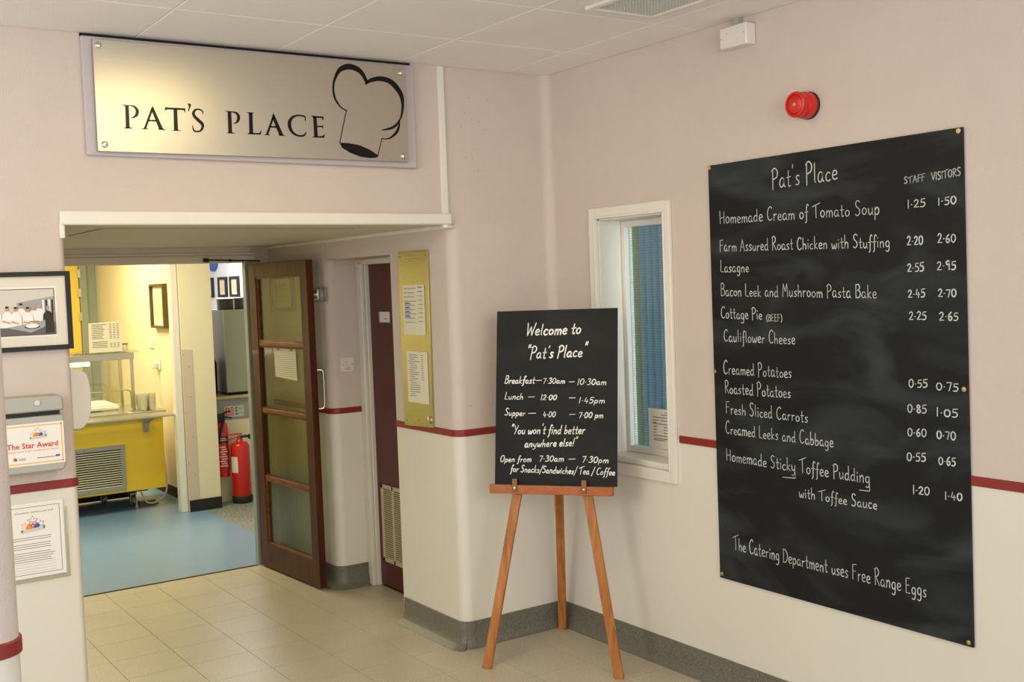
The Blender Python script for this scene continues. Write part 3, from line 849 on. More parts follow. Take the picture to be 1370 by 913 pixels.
# bead along the top of the passage wall, under the soffit, and its end cap
b2 = MB(); b2.box(-0.618, -0.6035, 0.0, 2.30, 2.066, 2.084); b2.prism([(-0.63, -0.02), (-0.585, -0.004), (-0.604, 0.03), (-0.64, 0.02)], 2.066, 2.0815)
structure(obj('trim_9', b2, M['white_paint'], bevel=0.002))
b3 = MB(); b3.box(-2.386, -2.366, -0.006, 0.02, 2.03, 2.10)
structure(obj('trim_10', b3, M['white_paint'], bevel=0.005))
# edge of the access panel in the soffit
ap = MB()
def soff(a, b, w=0.006):
    d = (Vector(b) - Vector(a)).normalized(); n = Vector((-d.y, d.x)) * w
    ap.prism([(a[0] + n.x, a[1] + n.y), (b[0] + n.x, b[1] + n.y), (b[0] - n.x, b[1] - n.y), (a[0] - n.x, a[1] - n.y)], 2.0826, 2.0841)
soff((-2.159, 0.25), (-0.97, 0.29)); soff((-2.159, 0.25), (-2.172, 0.823), .004)
structure(obj('trim_11', ap, M['soffit_crack']))
ap = MB(); soff((-2.13, 0.262), (-0.97, 0.302), .005)
structure(obj('trim_14', ap, M['white_paint']))

# ---------------------------------------------------------------- window in the right wall
win = bpy.data.objects.new('window_1', None); COL.objects.link(win); win.location = (0, -0.628, WZ0); WO[win.name] = Vector(win.location); structure(win)
F = side(0.0)
a0, a1 = 0.388, 0.868
ar = MB(F)
w_ = 0.052
for (p, q, r, s) in ((a0 - w_, a0, WZ0 - w_, WZ1 + w_), (a1, a1 + w_ - .01, WZ0 - w_, WZ1 + w_), (a0, a1, WZ1, WZ1 + w_), (a0, a1, WZ0 - w_, WZ0)):
    ar.box(p, q, r, s, 0.0, 0.018)
for (p, q, r, s) in ((a0 - .012, a0, WZ0, WZ1), (a1, a1 + .012, WZ0, WZ1), (a0, a1, WZ1, WZ1 + .012)):
    ar.box(p, q, r, s, 0.018, 0.024)
obj('architrave', ar, M['white_paint'], win, bevel=0.005)
rv = MB(F)
rv.box(a0, a0 + .008, WZ0, WZ1, -0.19, 0.0); rv.box(a1 - .008, a1, WZ0, WZ1, -0.19, 0.0); rv.box(a0, a1, WZ1 - .008, WZ1, -0.19, 0.0)
obj('reveal_lining', rv, M['white_paint'], win)
sl = MB(F); sl.box(a0, a1, WZ0, WZ0 + .028, -0.19, -0.005)
obj('window_sill', sl, M['white_paint'], win, bevel=0.005)
sf = MB(F)
gy0, gy1, gz0, gz1 = a0 + .035, a1 - .035, WZ0 + .06, WZ1 - .04
for (p, q, r, s) in ((a0 + .008, gy0, WZ0 + .028, WZ1 - .008), (gy1, a1 - .008, WZ0 + .028, WZ1 - .008), (gy0, gy1, gz1, WZ1 - .008), (gy0, gy1, WZ0 + .028, gz0)):
    sf.box(p, q, r, s, -0.185, -0.135)
obj('window_frame', sf, M['white_paint'], win, bevel=0.004)
gp = MB(F); gp.box(gy0, gy1, gz0, gz1, -0.166, -0.160)
obj('pane', gp, M['wired2'], win)
# notice standing inside the window
nf = side(0.150)
np_ = MB(nf); np_.box(0.545, 0.785, 0.975, 1.165, 0.0, 0.001)
t = thing('window_notice', (0.150, -0.66, 0.975), 'white printed notice standing at the foot of the narrow internal window', 'notice')
obj('paper', np_, M['paper'], t)
pr = MB(nf)
for i, (z, u0, u1) in enumerate([(1.148, .665, .70), (1.136, .635, .72), (1.122, .575, .745), (1.108, .575, .62), (1.108, .63, .70), (1.097, .575, .60), (1.091, .575, .74), (1.077, .58, .605), (1.077, .65, .69), (1.063, .58, .60), (1.063, .65, .69), (1.049, .58, .60), (1.049, .65, .69), (1.034, .58, .745), (1.020, .58, .745), (1.012, .58, .66)]):
    pr.box(u0, u1, z, z + .004, 0.001, 0.0014)
obj('print', pr, M['ink'], t)
# blind hanging in the room behind the window
bl = thing('window_blind', (0.71, -0.10, 0.8), 'pale blue vertical blind with one yellow-green strip behind the narrow window', 'blind')
for k in range(22):
    yy = 0.62 - k * 0.055; xo = 0.70
    mb = MB()
    mb.add([(xo, yy, .78), (xo + .005, yy - .030, .78), (xo, yy - .058, .78), (xo, yy, 2.3), (xo + .005, yy - .030, 2.3), (xo, yy - .058, 2.3),
            (xo + .004, yy, .78), (xo + .009, yy - .030, .78), (xo + .004, yy - .058, .78), (xo + .004, yy, 2.3), (xo + .009, yy - .030, 2.3), (xo + .004, yy - .058, 2.3)],
           [(0, 3, 4, 1), (1, 4, 5, 2), (6, 7, 10, 9), (7, 8, 11, 10), (0, 1, 7, 6), (1, 2, 8, 7), (3, 9, 10, 4), (4, 10, 11, 5), (0, 6, 9, 3), (2, 5, 11, 8)])
    obj('blind_slat', mb, M['curtain_y'] if 0.10 < yy - .028 < 0.165 else M['curtain'], bl)
hr = MB(); hr.box(.69, .725, -0.60, .64, 2.3, 2.34); hr.box(.70, .715, -.40, -.38, 2.34, 2.62); hr.box(.70, .715, .40, .42, 2.34, 2.62)
obj('head_rail', hr, M['white_paint'], bl)
mb = MB(); mb.box(.30, 1.6, -2.2, 1.4, 2.62, 2.68); structure(obj('ceiling_office', mb, M['kit_ceiling']))
mb = MB(); mb.box(1.5, 1.6, -2.2, 1.4, 0, 2.62); structure(obj('wall_office', mb, M['kit_white']))
mb = MB(); mb.box(.30, 1.6, -2.2, 1.4, -.05, 0); structure(obj('floor_office', mb, M['blue_vinyl']))

# ---------------------------------------------------------------- door 2 : maroon side door in the recess
d2 = bpy.data.objects.new('door_2', None); COL.objects.link(d2); d2.location = (-0.37, 1.02, 0); WO[d2.name] = Vector(d2.location); structure(d2)
fr2 = MB()
for (x0, x1, y0, y1, z0, z1) in ((-0.415, -0.345, 1.375, 1.42, 0, 1.965), (-0.415, -0.345, 0.62, 1.375, 1.93, 1.965), (-0.425, -0.400, 1.335, 1.385, 0, 1.94), (-0.40, -0.345, 1.325, 1.375, 0, 1.945), (-0.415, -0.345, 0.805, 0.84, 0, 1.93)):
    fr2.box(x0, x1, y0, y1, z0, z1)
obj('door_frame', fr2, M['white_paint'], d2, bevel=0.006)
lf = MB(); lf.box(-0.375, -0.346, 0.84, 1.325, 0.012, 1.93)
door_leaf2 = obj('door_panel', lf, M['red_door'], d2)
vt = MB(side(-0.375))
va0, va1, vz0, vz1 = -1.275, -0.86, 0.16, 0.625
for (p, q, r, s) in ((va0, va1, vz0, vz0 + .025), (va0, va1, vz1 - .025, vz1), (va0, va0 + .025, vz0, vz1), (va1 - .025, va1, vz0, vz1), (va0 + .135, va0 + .155, vz0, vz1)):
    vt.box(p, q, r, s, 0, 0.008)
vg = obj('vent_grille', vt, M['vent'], d2, bevel=0.002)
vd = MB(side(-0.375)); vd.box(va0 + .02, va1 - .02, vz0 + .02, vz1 - .02, 0, 0.002)
obj('vent_backing', vd, M['vent_dark'], vg)
vs = MB(side(-0.375))
z = vz0 + .028
while z < vz1 - .028:
    vs.box(va0 + .025, va1 - .025, z, z + .0065, 0.001, 0.006); z += .0125
obj('vent_bar', vs, M['vent'], vg, kind='stuff')
sp = MB(side(-0.375)); sp.box(-1.21, -1.08, 1.585, 1.65, 0, 0.004)
pl_ = obj('door_plate', sp, M['paper'], d2)
pl_['label'] = 'small white name plate with a blue edge'
sq = MB(side(-0.375)); sq.box(-1.206, -1.20, 1.585, 1.65, 0.004, 0.0045); sq.box(-1.21, -1.08, 1.585, 1.589, 0.004, .0045); sq.box(-1.145, -1.11, 1.607, 1.612, .004, .0045)
obj('plate_print', sq, M['blue_ink2'], pl_)
# ---------------------------------------------------------------- sign over the opening
t = thing('wall_sign', (-1.53, -0.025, 2.345), 'large brushed steel PAT\'S PLACE sign with a black chef\'s hat above the opening', 'sign')
bb = MB(front(0.0)); bb.prism([(-2.272, 2.357), (-0.782, 2.345), (-0.782, 2.824), (-2.272, 2.824)], 0.0, 0.026)
obj('backing_board', bb, M['backing'], t, bevel=0.006)
gp = MB(front(0.0)); gp.box(-2.272, -0.79, 2.8245, 2.8375, 0.0, 0.004)  # black strip, puts the shade above the board into colour
obj('painted_gap_shade', gp, M['dark'], t)['label'] = 'black strip painted as the shade between the board and the ceiling'
pt = MB(front(0.0)); pt.prism([(-2.2355, 2.370), (-0.842, 2.372), (-0.841, 2.810), (-2.235, 2.808)], 0.032, 0.050)
plate = obj('steel_plate', pt, M['steel'], t, bevel=0.001)
FS = front(-0.0502)
names = {'P': 'P', 'A': 'A'}
for key, items in SIGN_LETTERS.items():
    mb = MB(FS)
    for kind, pts in items:
        if kind == 'p': mb.prism(pts, 0, 0.0012)
        else: mb.ribbon(smooth_pts(pts, 5), 0.01, 0, 0.0013)
    obj('letter', mb, M['black'], plate)
mb = MB(FS)
for kind, pts in HAT:
    if kind == 'p':
        mb.prism(pts, 0, 0.0012)
    else: mb.ribbon(smooth_pts(pts, 6) if len(pts) > 2 else pts, 0.01, 0, 0.0013)
obj('chef_hat_emblem', mb, M['black'], plate)['label'] = 'black line drawing of a puffy chef\'s hat'
for (x, z) in ((-2.214, 2.786), (-0.862, 2.781), (-2.210, 2.397), (-0.866, 2.398)):
    mb = MB(front(-0.05)); mb.cyl((x, z, -.0), (x, z, 0.006), 0.0135, 0.0125, 24); mb.cyl((x, z, 0.006), (x, z, 0.0075), 0.0125, 0.010, 24)
    obj('sign_screw', mb, M['chrome'], plate)

# ---------------------------------------------------------------- menu chalkboard
t = thing('menu_chalkboard', (-0.006, -1.76, 0.489), 'large black wall chalkboard with the handwritten menu and staff and visitor prices', 'chalkboard')
F = side(0.0)
mb = MB(F); mb.prism([(1.165, 0.488), (2.371, 0.489), (2.356, 2.262), (1.156, 2.260)], 0.002, 0.011)
obj('board', mb, M['board'], t, bevel=0.001)
FT = side(-0.0112)
for txt, p0, p1, cap in MENU_TEXT:
    big = cap > .06
    small = txt in ('STAFF', 'VISITORS', '(BEEF)')
    price = txt[0].isdigit()
    hw = 0.0020 if (big or price) else 0.0015
    if small: hw = 0.0014
    handwriting('chalk_word', txt, FT, p0, p1, cap, hw, M['chalk_thin'] if small else M['chalk'], t, jit=0.5)
# underline flicks under "Sticky" and "Pudding"
fl_ = MB(FT)
for w in ([(1.533, .973), (1.599, .977), (1.598, 1.0)], [(1.909, .972), (1.955, .974), (1.954, 1.0)]):
    fl_ = MB(FT); fl_.ribbon(w, 0.0015, 0, .0006)
    obj('chalk_flourish', fl_, M['chalk'], t)
for x, z in ((1.165, 2.250), (2.342, 2.251), (1.167, 1.384), (2.350, 1.378), (1.178, 0.507), (2.355, 0.504)):
    mb = MB(F); mb.cyl((x, z, 0.010), (x, z, 0.013), 0.0085, 0.0085, 20); mb.cyl((x, z, 0.013), (x, z, 0.0145), 0.005, 0.003, 16)
    obj('board_screw', mb, M['brass_screw'], t)

# ---------------------------------------------------------------- easel and its chalkboard
U = Vector((0.61063254, -0.79191407, 0)); V = Vector((0.10208979, 0.07871983, 0.99165562)); N = Vector((-0.78530604, -0.60553719, 0.12891523))
O0 = Vector((-0.666, -0.277, 0.0))
E = Frame(O0 + N * 0.035, U, V, N)
eas = thing('display_easel', (-0.40, -0.40, 0.0), 'orange varnished pine easel on three legs in the corner of the room', 'easel')
def beam(mb, p, q, wu, wn, fr):
    """rectangular bar from p to q in frame coordinates, square-cut to the floor"""
    v = []
    for (a, b, c) in (p, q):
        for da, dc in ((-wu, -wn), (wu, -wn), (wu, wn), (-wu, wn)):
            v.append((a + da, b, c + dc))
    mb.add(v, [(3, 2, 1, 0), (4, 5, 6, 7), (0, 1, 5, 4), (1, 2, 6, 5), (2, 3, 7, 6), (3, 0, 4, 7)])
# legs are given in world points, bars kept upright to the board plane
def leg(p, q, w, d):
    p = Vector(p); q = Vector(q)
    ax = (q - p).normalized(); hu = (U - ax * U.dot(ax)).normalized(); hn = hu.cross(ax)
    v = []
    for c, flat in ((p, True), (q, False)):
        for a, b in ((-w, -d), (w, -d), (w, d), (-w, d)):
            s_ = c + hu * a + hn * b
            if flat: s_ = s_ - ax * (s_.z / ax.z)
            v.append(tuple(s_))
    mb = MB(); mb.add(v, [(3, 2, 1, 0), (4, 5, 6, 7), (0, 1, 5, 4), (1, 2, 6, 5), (2, 3, 7, 6), (3, 0, 4, 7)])
    return obj('leg', mb, M['easel_wood'], eas, bevel=0.002)
EL = Frame(O0 + N * 0.012, U, V, N)
leg(tuple(EL(0.012, 0.0)), tuple(EL(0.295, 1.60)), 0.0215, 0.010)
leg(tuple(EL(0.640, 0.0)), tuple(EL(0.357, 1.60)), 0.0215, 0.010)
leg((-0.052, -0.060, 0.0), tuple(EL(0.326, 1.58, -0.035)), 0.0205, 0.010)
hb = MB(EL); hb.box(0.262, 0.39, 1.50, 1.60, -0.012, 0.012)
obj('head_block', hb, M['easel_ledge'], eas, bevel=0.002)
lg = MB(E); lg.box(0.0295, 0.6179, 0.813, 0.8545, -0.024, 0.014)
obj('ledge', lg, M['easel_ledge'], eas, bevel=0.002)
for a in (0.1545, 0.4865):
    mb = MB(E); mb.box(a - .0125, a + .0125, 0.822, 0.884, 0.014, 0.020)
    pg = obj('leather_tab', mb, M['leather'], eas, bevel=0.003)
    mb = MB(E); mb.cyl((a + .001, 0.842, 0.020), (a + .001, 0.842, 0.023), 0.0062, 0.0045, 16)
    obj('tab_screw', mb, M['brass_screw'], pg)
ch = MB(E)
for i in range(14):
    z = 0.815 - i * 0.0062
    ch.lathe([(0.0001, -0.0026), (0.0022, -0.0014), (0.0028, 0), (0.0022, 0.0014), (0.0001, 0.0026)], (0.334 + .001 * math.sin(i), z, -0.028), 8, axis=1)
obj('bead_chain', ch, M['chrome'], eas)
for a in (0.30, 0.352):
    hg = MB(EL); hg.cyl((a, 1.52, -0.014), (a, 1.56, -0.014), 0.005)
    obj('hinge', hg, M['brass_screw'], eas)

wb = thing('welcome_chalkboard', tuple(E(0.345, 0.856, 0.0)), 'black chalkboard with white welcome lettering and opening times, propped on the easel', 'chalkboard')
mb = MB(E); mb.prism([(0.0515, 0.8555), (0.6369, 0.8555), (0.6403, 1.6713), (0.0578, 1.6691)], -0.010, 0.0)
obj('board', mb, M['board2'], wb, bevel=0.0008)
for txt, p0, p1, cap in EASEL_TEXT:
    hw = 0.0028 if cap > .05 else (0.0022 if cap > .034 else 0.0018)
    if 'Welcome' in txt or 'Pat' in txt: hw = 0.0031
    handwriting('painted_word', txt, E, p0, p1, cap, hw, M['paint_pen'], wb, h=(0.0002, 0.0008), slant=0.22, jit=0.4, space=3.6)

# ---------------------------------------------------------------- right wall fittings
t = thing('fire_alarm_sounder', (0.0, -1.69, 2.436), 'round red fire alarm sounder above the menu chalkboard', 'alarm')
F = side(0.0); c = (1.700, 2.432)
mb = MB(F); mb.lathe([(0.001, 0.0), (0.052, 0.0), (0.053, 0.008), (0.048, 0.012)], (c[0], c[1], 0), 32)
obj('base', mb, M['black_matt'], t)
mb = MB(F); mb.lathe([(0.049, 0.010), (0.051, 0.014), (0.051, 0.040), (0.049, 0.046), (0.046, 0.050), (0.0460, 0.066), (0.0485, 0.070), (0.0495, 0.078), (0.047, 0.084), (0.038, 0.086), (0.036, 0.080), (0.001, 0.080)], (c[0], c[1], 0), 36)
obj('housing', mb, M['red'], t, angle=50)
mb = MB(F); mb.lathe([(0.034, 0.079), (0.034, 0.083), (0.030, 0.085), (0.001, 0.085)], (c[0], c[1], 0), 32)
obj('sounder_cap', mb, M['red'], t)
mb = MB(F); mb.lathe([(0.0375, 0.0802), (0.0345, 0.0806), (0.034, 0.0803)], (c[0], c[1], 0), 32)
obj('groove', mb, M['red_dark'], t)
mb = MB(F); mb.cyl((c[0], c[1], 0.084), (c[0], c[1], 0.0875), 0.0085, 0.007, 18)
obj('centre_screw', mb, M['brass_screw'], t)

t = thing('junction_box', (0.0, -1.36, 2.715), 'cream rectangular cable box high on the right wall just under the ceiling', 'box')
mb = MB(F); mb.box(1.286, 1.434, 2.717, 2.803, 0.0, 0.055)
obj('box', mb, M['plastic_w'], t, bevel=0.005)
mb = MB(F)
mb.box(1.340, 1.366, 2.803, 2.8375, 0.0, 0.03)
obj('cable_entry', mb, M['plastic_grey'], t, bevel=0.002)
for x, z in ((1.297, 2.757), (1.328, 2.775), (1.420, 2.765)):
    mb = MB(F); mb.cyl((x, z, .055), (x, z, .056), 0.0022, 0.0022, 8)
    obj('cover_screw', mb, M['plastic_screw'], t)

# ---------------------------------------------------------------- brass notice board on the passage wall
F = side(-0.604)
t = thing('brass_notice_board', (-0.606, 0.36, 1.07), 'tall narrow brass notice plate beside the side door with two papers on it', 'notice board')
mb = MB(F); mb.prism([(-0.510, 1.068), (-0.214, 1.078), (-0.203, 1.972), (-0.513, 1.974)], 0.0, 0.012)
obj('plate', mb, M['brass'], t, bevel=0.001)
for x, z in ((-0.49, 1.945), (-0.225, 1.945), (-0.485, 1.095), (-0.36, 1.105)):
    mb = MB(F); mb.cyl((x, z, .012), (x, z, .014), 0.004, 0.003, 12)
    obj('plate_screw', mb, M['plastic_screw'], t)
mb = MB(F); mb.cyl((-.242, 1.115, .012), (-.242, 1.115, .020), 0.019, 0.018, 24); mb.cyl((-.242, 1.115, .020), (-.242, 1.115, .022), 0.018, 0.012, 24)
obj('lock_boss', mb, M['chrome'], t)
def sheet(name, label, x0, x1, z0, z1, rows, seed, cat='notice'):
    random.seed(seed)
    q = thing(name, (-0.617, -(x0 + x1) / 2, z0), label, cat)
    mb = MB(F); mb.box(x0, x1, z0, z1, 0.0135, 0.0150)
    obj('paper', mb, M['paper_y'], q)
    pr = MB(F); pb = MB(F)
    for r_ in rows:
        z, a, b, col = r_
        (pb if col else pr).box(x0 + (x1 - x0) * a, x0 + (x1 - x0) * b, z0 + (z1 - z0) * z, z0 + (z1 - z0) * z + .005, 0.0150, 0.0153)
    obj('print', pr, M['ink_pale'], q)
    if pb.v: obj('coloured_print', pb, M['ink_blue'], q)
rows = []
for i in range(9):
    z = 0.92 - i * 0.085
    rows.append((z, .05, .55 if i % 3 else .62, 0)); rows.append((z + .02, .70, .92, 1 if i in (0, 1) else 0))
    if i in (4, 5, 6, 7): rows += [(z + .03, .08, .36, 1), (z + .05, .10, .30, 1)]
sheet('printed_notice', 'upper paper on the brass plate, a printed table with blue marks', -0.470, -0.247, 1.545, 1.80, rows, 1)
rows = []
random.seed(3)
for i in range(20):
    z = 0.92 - i * 0.042
    rows.append((z, .08 + random.random() * .1, .35 + random.random() * .3, 0))
    if i < 12: rows.append((z, .70, .80, 0))
sheet('printed_list', 'lower paper on the brass plate, a faint closely printed list', -0.455, -0.240, 1.195, 1.46, rows, 2)

# ---------------------------------------------------------------- light switch and door holder
FB = front(1.42)
t = thing('light_switch', (-0.497, 1.42, 1.296), 'white fused switch plate on the wall beside the side door frame', 'switch')
mb = MB(FB); mb.box(-0.540, -0.452, 1.297, 1.383, 0.0, 0.009)
obj('face_plate', mb, M['plastic_w'], t, bevel=0.003)
mb = MB(FB); mb.box(-0.505, -0.488, 1.333, 1.360, 0.009, 0.014)
obj('rocker', mb, M['plastic_w'], t, bevel=0.002)
mb = MB(FB)
for x in (-.526, -.467): mb.cyl((x, 1.341, .009), (x, 1.341, .0105), .0035, .003, 12)
mb.box(-.5055, -.4875, 1.3315, 1.333, .009, .0098); mb.box(-.5065, -.5052, 1.3315, 1.361, .009, .0098)
obj('plate_screw', mb, M['plastic_screw'], t)
mb = MB(FB); mb.box(-.518, -.475, 1.317, 1.320, .009, .0096); mb.box(-.510, -.483, 1.309, 1.312, .009, .0096)
obj('red_print', mb, M['red_ink'], t)

F = side(-0.604)
t = thing('door_holder', (-0.62, 1.51, 1.72), 'steel magnetic door holder on a pale plate beside the open wooden door', 'door holder')
mb = MB(F); mb.box(-1.60, -1.425, 1.720, 1.805, 0.0, 0.012)
obj('mounting_plate', mb, M['alu'], t, bevel=0.002)
mb = MB(F); mb.box(-1.60, -1.50, 1.728, 1.797, 0.012, 0.03)
obj('magnet_body', mb, M['stainless'], t, bevel=0.004)
mb = MB(F); mb.cyl((-1.54, 1.763, .03), (-1.54, 1.763, .05), 0.026, 0.028, 24); mb.cyl((-1.54, 1.763, .05), (-1.54, 1.763, .056), 0.028, 0.018, 24)
obj('magnet', mb, M['chrome'], t)

# ---------------------------------------------------------------- door 1 : open wooden glazed door
ho = Vector((-0.762, 2.262, 0.0)); fe = Vector((-0.714, 1.462, 0.0))
du = (fe - ho).normalized()
dn = du.cross(Vector((0, 0, 1))); 
if dn.x > 0: dn = -dn
# a runs from the hinge to the free edge, b is up, c points to the passage (-x)
DF = Frame(ho, du, (0, 0, 1), dn)
Wd = (fe - ho).length
d1 = bpy.data.objects.new('door_1', None); COL.objects.link(d1); d1.location = tuple(ho); WO[d1.name] = Vector(ho); structure(d1)
TH = 0.044
def dbox(name, a0, a1, b0, b1, c0, c1, m, bev=0.002, parent=d1):
    mb = MB(DF); 
    v0 = len(mb.v)
    mb.box(a0, a1, b0, b1, c0, c1)
    # keep normals outward when the frame is left-handed
    if DF.u.cross(DF.v).dot(DF.n) < 0: mb.f = [f[::-1] for f in mb.f]
    return obj(name, mb, m, parent, bevel=bev)
z_top, z_bot = 1.972, 0.012
A0, A1 = 0.10, Wd - 0.088
dbox('hinge_stile', 0, A0, z_bot, z_top, -TH, 0, M['door_wood'])
dbox('lock_stile', A1, Wd, z_bot, z_top, -TH, 0, M['door_wood'])
dbox('top_rail', A0, A1, 1.882, z_top, -TH, 0, M['door_wood'])
dbox('bottom_rail', A0, A1, z_bot, 0.170, -TH, 0, M['door_wood'])
cuts = [0.170, 0.600, 1.035, 1.462, 1.882]
for z in cuts[1:4]:
    dbox('glazing_bar', A0, A1, z - .014, z + .014, -TH + .006, -0.004, M['door_bead'], 0.003)
for k in range(4):
    z0 = cuts[k] + (.014 if k else 0); z1 = cuts[k + 1] - (.014 if k < 3 else 0)
    dbox('pane', A0 + .001, A1 - .001, z0, z1, -TH / 2 - .003, -TH / 2 + .003, M['wired'], 0)
    mb = MB(DF)
    for (a, b, c, d) in ((A0, A0 + .010, z0, z1), (A1 - .010, A1, z0, z1), (A0 + .01, A1 - .01, z0, z0 + .010), (A0 + .01, A1 - .01, z1 - .010, z1)):
        mb.box(a, b, c, d, -TH / 2 + .003, -.006)
    if DF.u.cross(DF.v).dot(DF.n) < 0: mb.f = [f[::-1] for f in mb.f]
    obj('glazing_bead', mb, M['door_bead'] if k == 0 or k == 3 else M['door_wood'], d1, bevel=.001)
# pull handle on the side towards the wall
hp = [DF(Wd - 0.030, 1.085, -TH), DF(Wd - 0.020, 1.085, -TH - .03), DF(Wd - .014, 1.10, -TH - .045), DF(Wd - .014, 1.20, -TH - .047), DF(Wd - .014, 1.30, -TH - .045), DF(Wd - .020, 1.315, -TH - .03), DF(Wd - .03, 1.315, -TH)]
mb = MB(); mb.tube(smooth_pts([tuple(p) for p in hp], 5), 0.0075, 10)
obj('handle', mb, M['chrome'], d1)['label'] = 'chrome pull handle'
# closer arm above the door
mb = MB(); mb.box(-1.045, -1.015, 2.262, 2.293, 1.990, 2.014); mb.tube([(-1.03, 2.272, 2.004), (-0.86, 2.262, 1.998), (-0.70, 2.20, 1.990)], 0.005, 8)
mb.cyl((-0.875, 2.263, 1.990), (-0.875, 2.263, 2.006), .010)
obj('closer_arm', mb, M['black_matt'], d1)['label'] = 'black door closer arm'
mb = MB(); mb.box(-0.766, -0.722, 2.308, 2.36, 0.0, 1.985)
obj('door_jamb', mb, M['frame_grey'], d1, bevel=0.002)['label'] = 'grey-green door jamb'
# note fixed to the second pane by two clips
def da(y): return (ho.y - y) / 0.998
t = thing('pinned_note', tuple(DF(0.43, 1.25, 0)), 'lined sheet of paper held by two clips on the glazed wooden door', 'paper')
mb = MB(DF); mb.prism([(0.295, 1.258), (0.590, 1.245), (0.585, 1.447), (0.290, 1.450)], -TH / 2 + .0045, -TH / 2 + .0055)
obj('paper', mb, M['paper_y'], t)
mb = MB(DF)
for i in range(13): mb.box(.30, .582, 1.265 + i * .013, 1.2665 + i * .013, -TH / 2 + .0055, -TH / 2 + .0058)
obj('ruled_line', mb, M['ink'], t)
for a in (0.335, 0.515):
    mb = MB(DF); mb.box(a, a + .028, 1.425, 1.446, -TH / 2 + .0055, -TH / 2 + .009)
    obj('clip', mb, M['plastic_screw'], t)
# framed picture hanging on the passage wall, seen through the door glass
def framed(name, label, fr, x0, x1, z0, z1, fw, th, mfr, mount=.03, group=None, cat='picture'):
    o = fr((x0 + x1) / 2, z0, 0)
    q = thing(name, tuple(o), label, cat, group)
    mb = MB(fr)
    for (a, b, c, d) in ((x0, x0 + fw, z0, z1), (x1 - fw, x1, z0, z1), (x0 + fw, x1 - fw, z0, z0 + fw), (x0 + fw, x1 - fw, z1 - fw, z1)):
        mb.box(a, b, c, d, 0, th)
    obj('frame', mb, mfr, q, bevel=.002)
    mb = MB(fr); mb.box(x0 + fw, x1 - fw, z0 + fw, z1 - fw, 0, th * .45)
    obj('mount', mb, M['mount'], q)
    mb = MB(fr); k = fw + mount; mb.box(x0 + k, x1 - k, z0 + k, z1 - k, th * .45, th * .45 + .001)
    obj('print', mb, M['art'], q)
    return q
framed('passage_picture', 'small dark framed picture seen through the top pane of the wooden door', side(-0.604), -2.26, -1.90, 1.66, 1.895, .024, .02, M['black_matt'])

# ---------------------------------------------------------------- left pier : framed photograph, post box, poster, dispenser
F = front(0.0)
t = thing('framed_photograph', (-2.62, 0.0, 1.6), 'black framed photograph of kitchen staff in white on the left pier', 'picture')
fx_a, fx_b, fz_a, fz_b = -2.90, -2.362, 1.597, 1.902
mb = MB(F); fw = .018
for (a, b, c, d) in ((fx_a, fx_a + fw, fz_a, fz_b), (fx_b - fw, fx_b, fz_a, fz_b), (fx_a + fw, fx_b - fw, fz_a, fz_a + fw), (fx_a + fw, fx_b - fw, fz_b - fw, fz_b)):
    mb.box(a, b, c, d, 0.0, 0.024)
obj('frame', mb, M['black_matt'], t, bevel=.001)
mb = MB(F); mb.box(fx_a + fw, fx_b - fw, fz_a + fw, fz_b - fw, 0.0, 0.012)
obj('mount', mb, M['mount'], t)
# print (flat), layers of flat shapes
X0, X1, Z0, Z1 = -2.845, -2.425, 1.660, 1.834
mb = MB(F)
mb.box(X0 - .010, X1 + .010, Z0 - .010, Z1 + .010, 0.012, 0.0124, 0)
h = [0.0128]
def flat(poly, mi):
    h[0] += .00012
    mb.prism(poly, h[0] - .0004, h[0], mi)
def ell(cx, cz, rx, rz, mi, n=14): flat([(cx + rx * math.cos(2 * math.pi * i / n), cz + rz * math.sin(2 * math.pi * i / n)) for i in range(n)], mi)
def R_(a, b, c, d, mi): flat([(a, c), (b, c), (b, d), (a, d)], mi)
R_(X0, X1, Z0, Z1, 1)
R_(X0, X1, 1.735, 1.790, 2)
flat([(-2.56, 1.784), (X1, 1.806), (X1, 1.750), (-2.56, 1.745)], 3)
for i in range(4): R_(-2.468 + i * .011, -2.461 + i * .011, 1.735, 1.793, 4 if i % 2 else 0)
people = [(-2.81, 1.757, 0), (-2.775, 1.765, 0), (-2.74, 1.757, 0), (-2.71, 1.768, 0), (-2.675, 1.757, 0), (-2.635, 1.762, 0), (-2.596, 1.760, 0), (-2.566, 1.757, 0), (-2.546, 1.770, 0), (-2.523, 1.755, 0), (-2.504, 1.761, 0), (-2.480, 1.768, 0), (-2.450, 1.757, 4)]
people.sort(key=lambda q: -q[1])
for x, z, c_ in people:
    flat([(x - .020, z - .075), (x - .018, z - .022), (x - .007, z - .008), (x + .007, z - .008), (x + .018, z - .022), (x + .020, z - .075)], c_)
    ell(x, z + .002, .0062, .0085, 5); ell(x, z + .008, .0064, .0045, 4 if c_ == 0 and x < -2.515 else 3)
    if z < 1.763:
        flat([(x - .018, z - .048), (x + .010, z - .056), (x + .010, z - .050), (x - .016, z - .041)], 5)
flat([(X0, Z0), (X1, Z0), (X1, 1.706), (-2.50, 1.688), (X0, 1.692)], 6)
flat([(-2.60, 1.690), (-2.515, 1.668), (-2.432, 1.702), (-2.47, 1.712)], 3)
ell(-2.510, 1.690, .028, .008, 4); ell(-2.510, 1.694, .024, .009, 0)
R_(-2.52, -2.485, 1.708, 1.712, 8); R_(-2.462, -2.43, 1.664, 1.742, 4); R_(-2.82, -2.795, Z0, 1.683, 7)
ph = obj('photo_print', mb, [M['print_white'], M['print_bg'], M['print_bg'], M['print_bg2'], M['hair'], M['skin'], M['print_steel'], M['print_jeans'], M['print_brown']], t)
mb = MB(F)
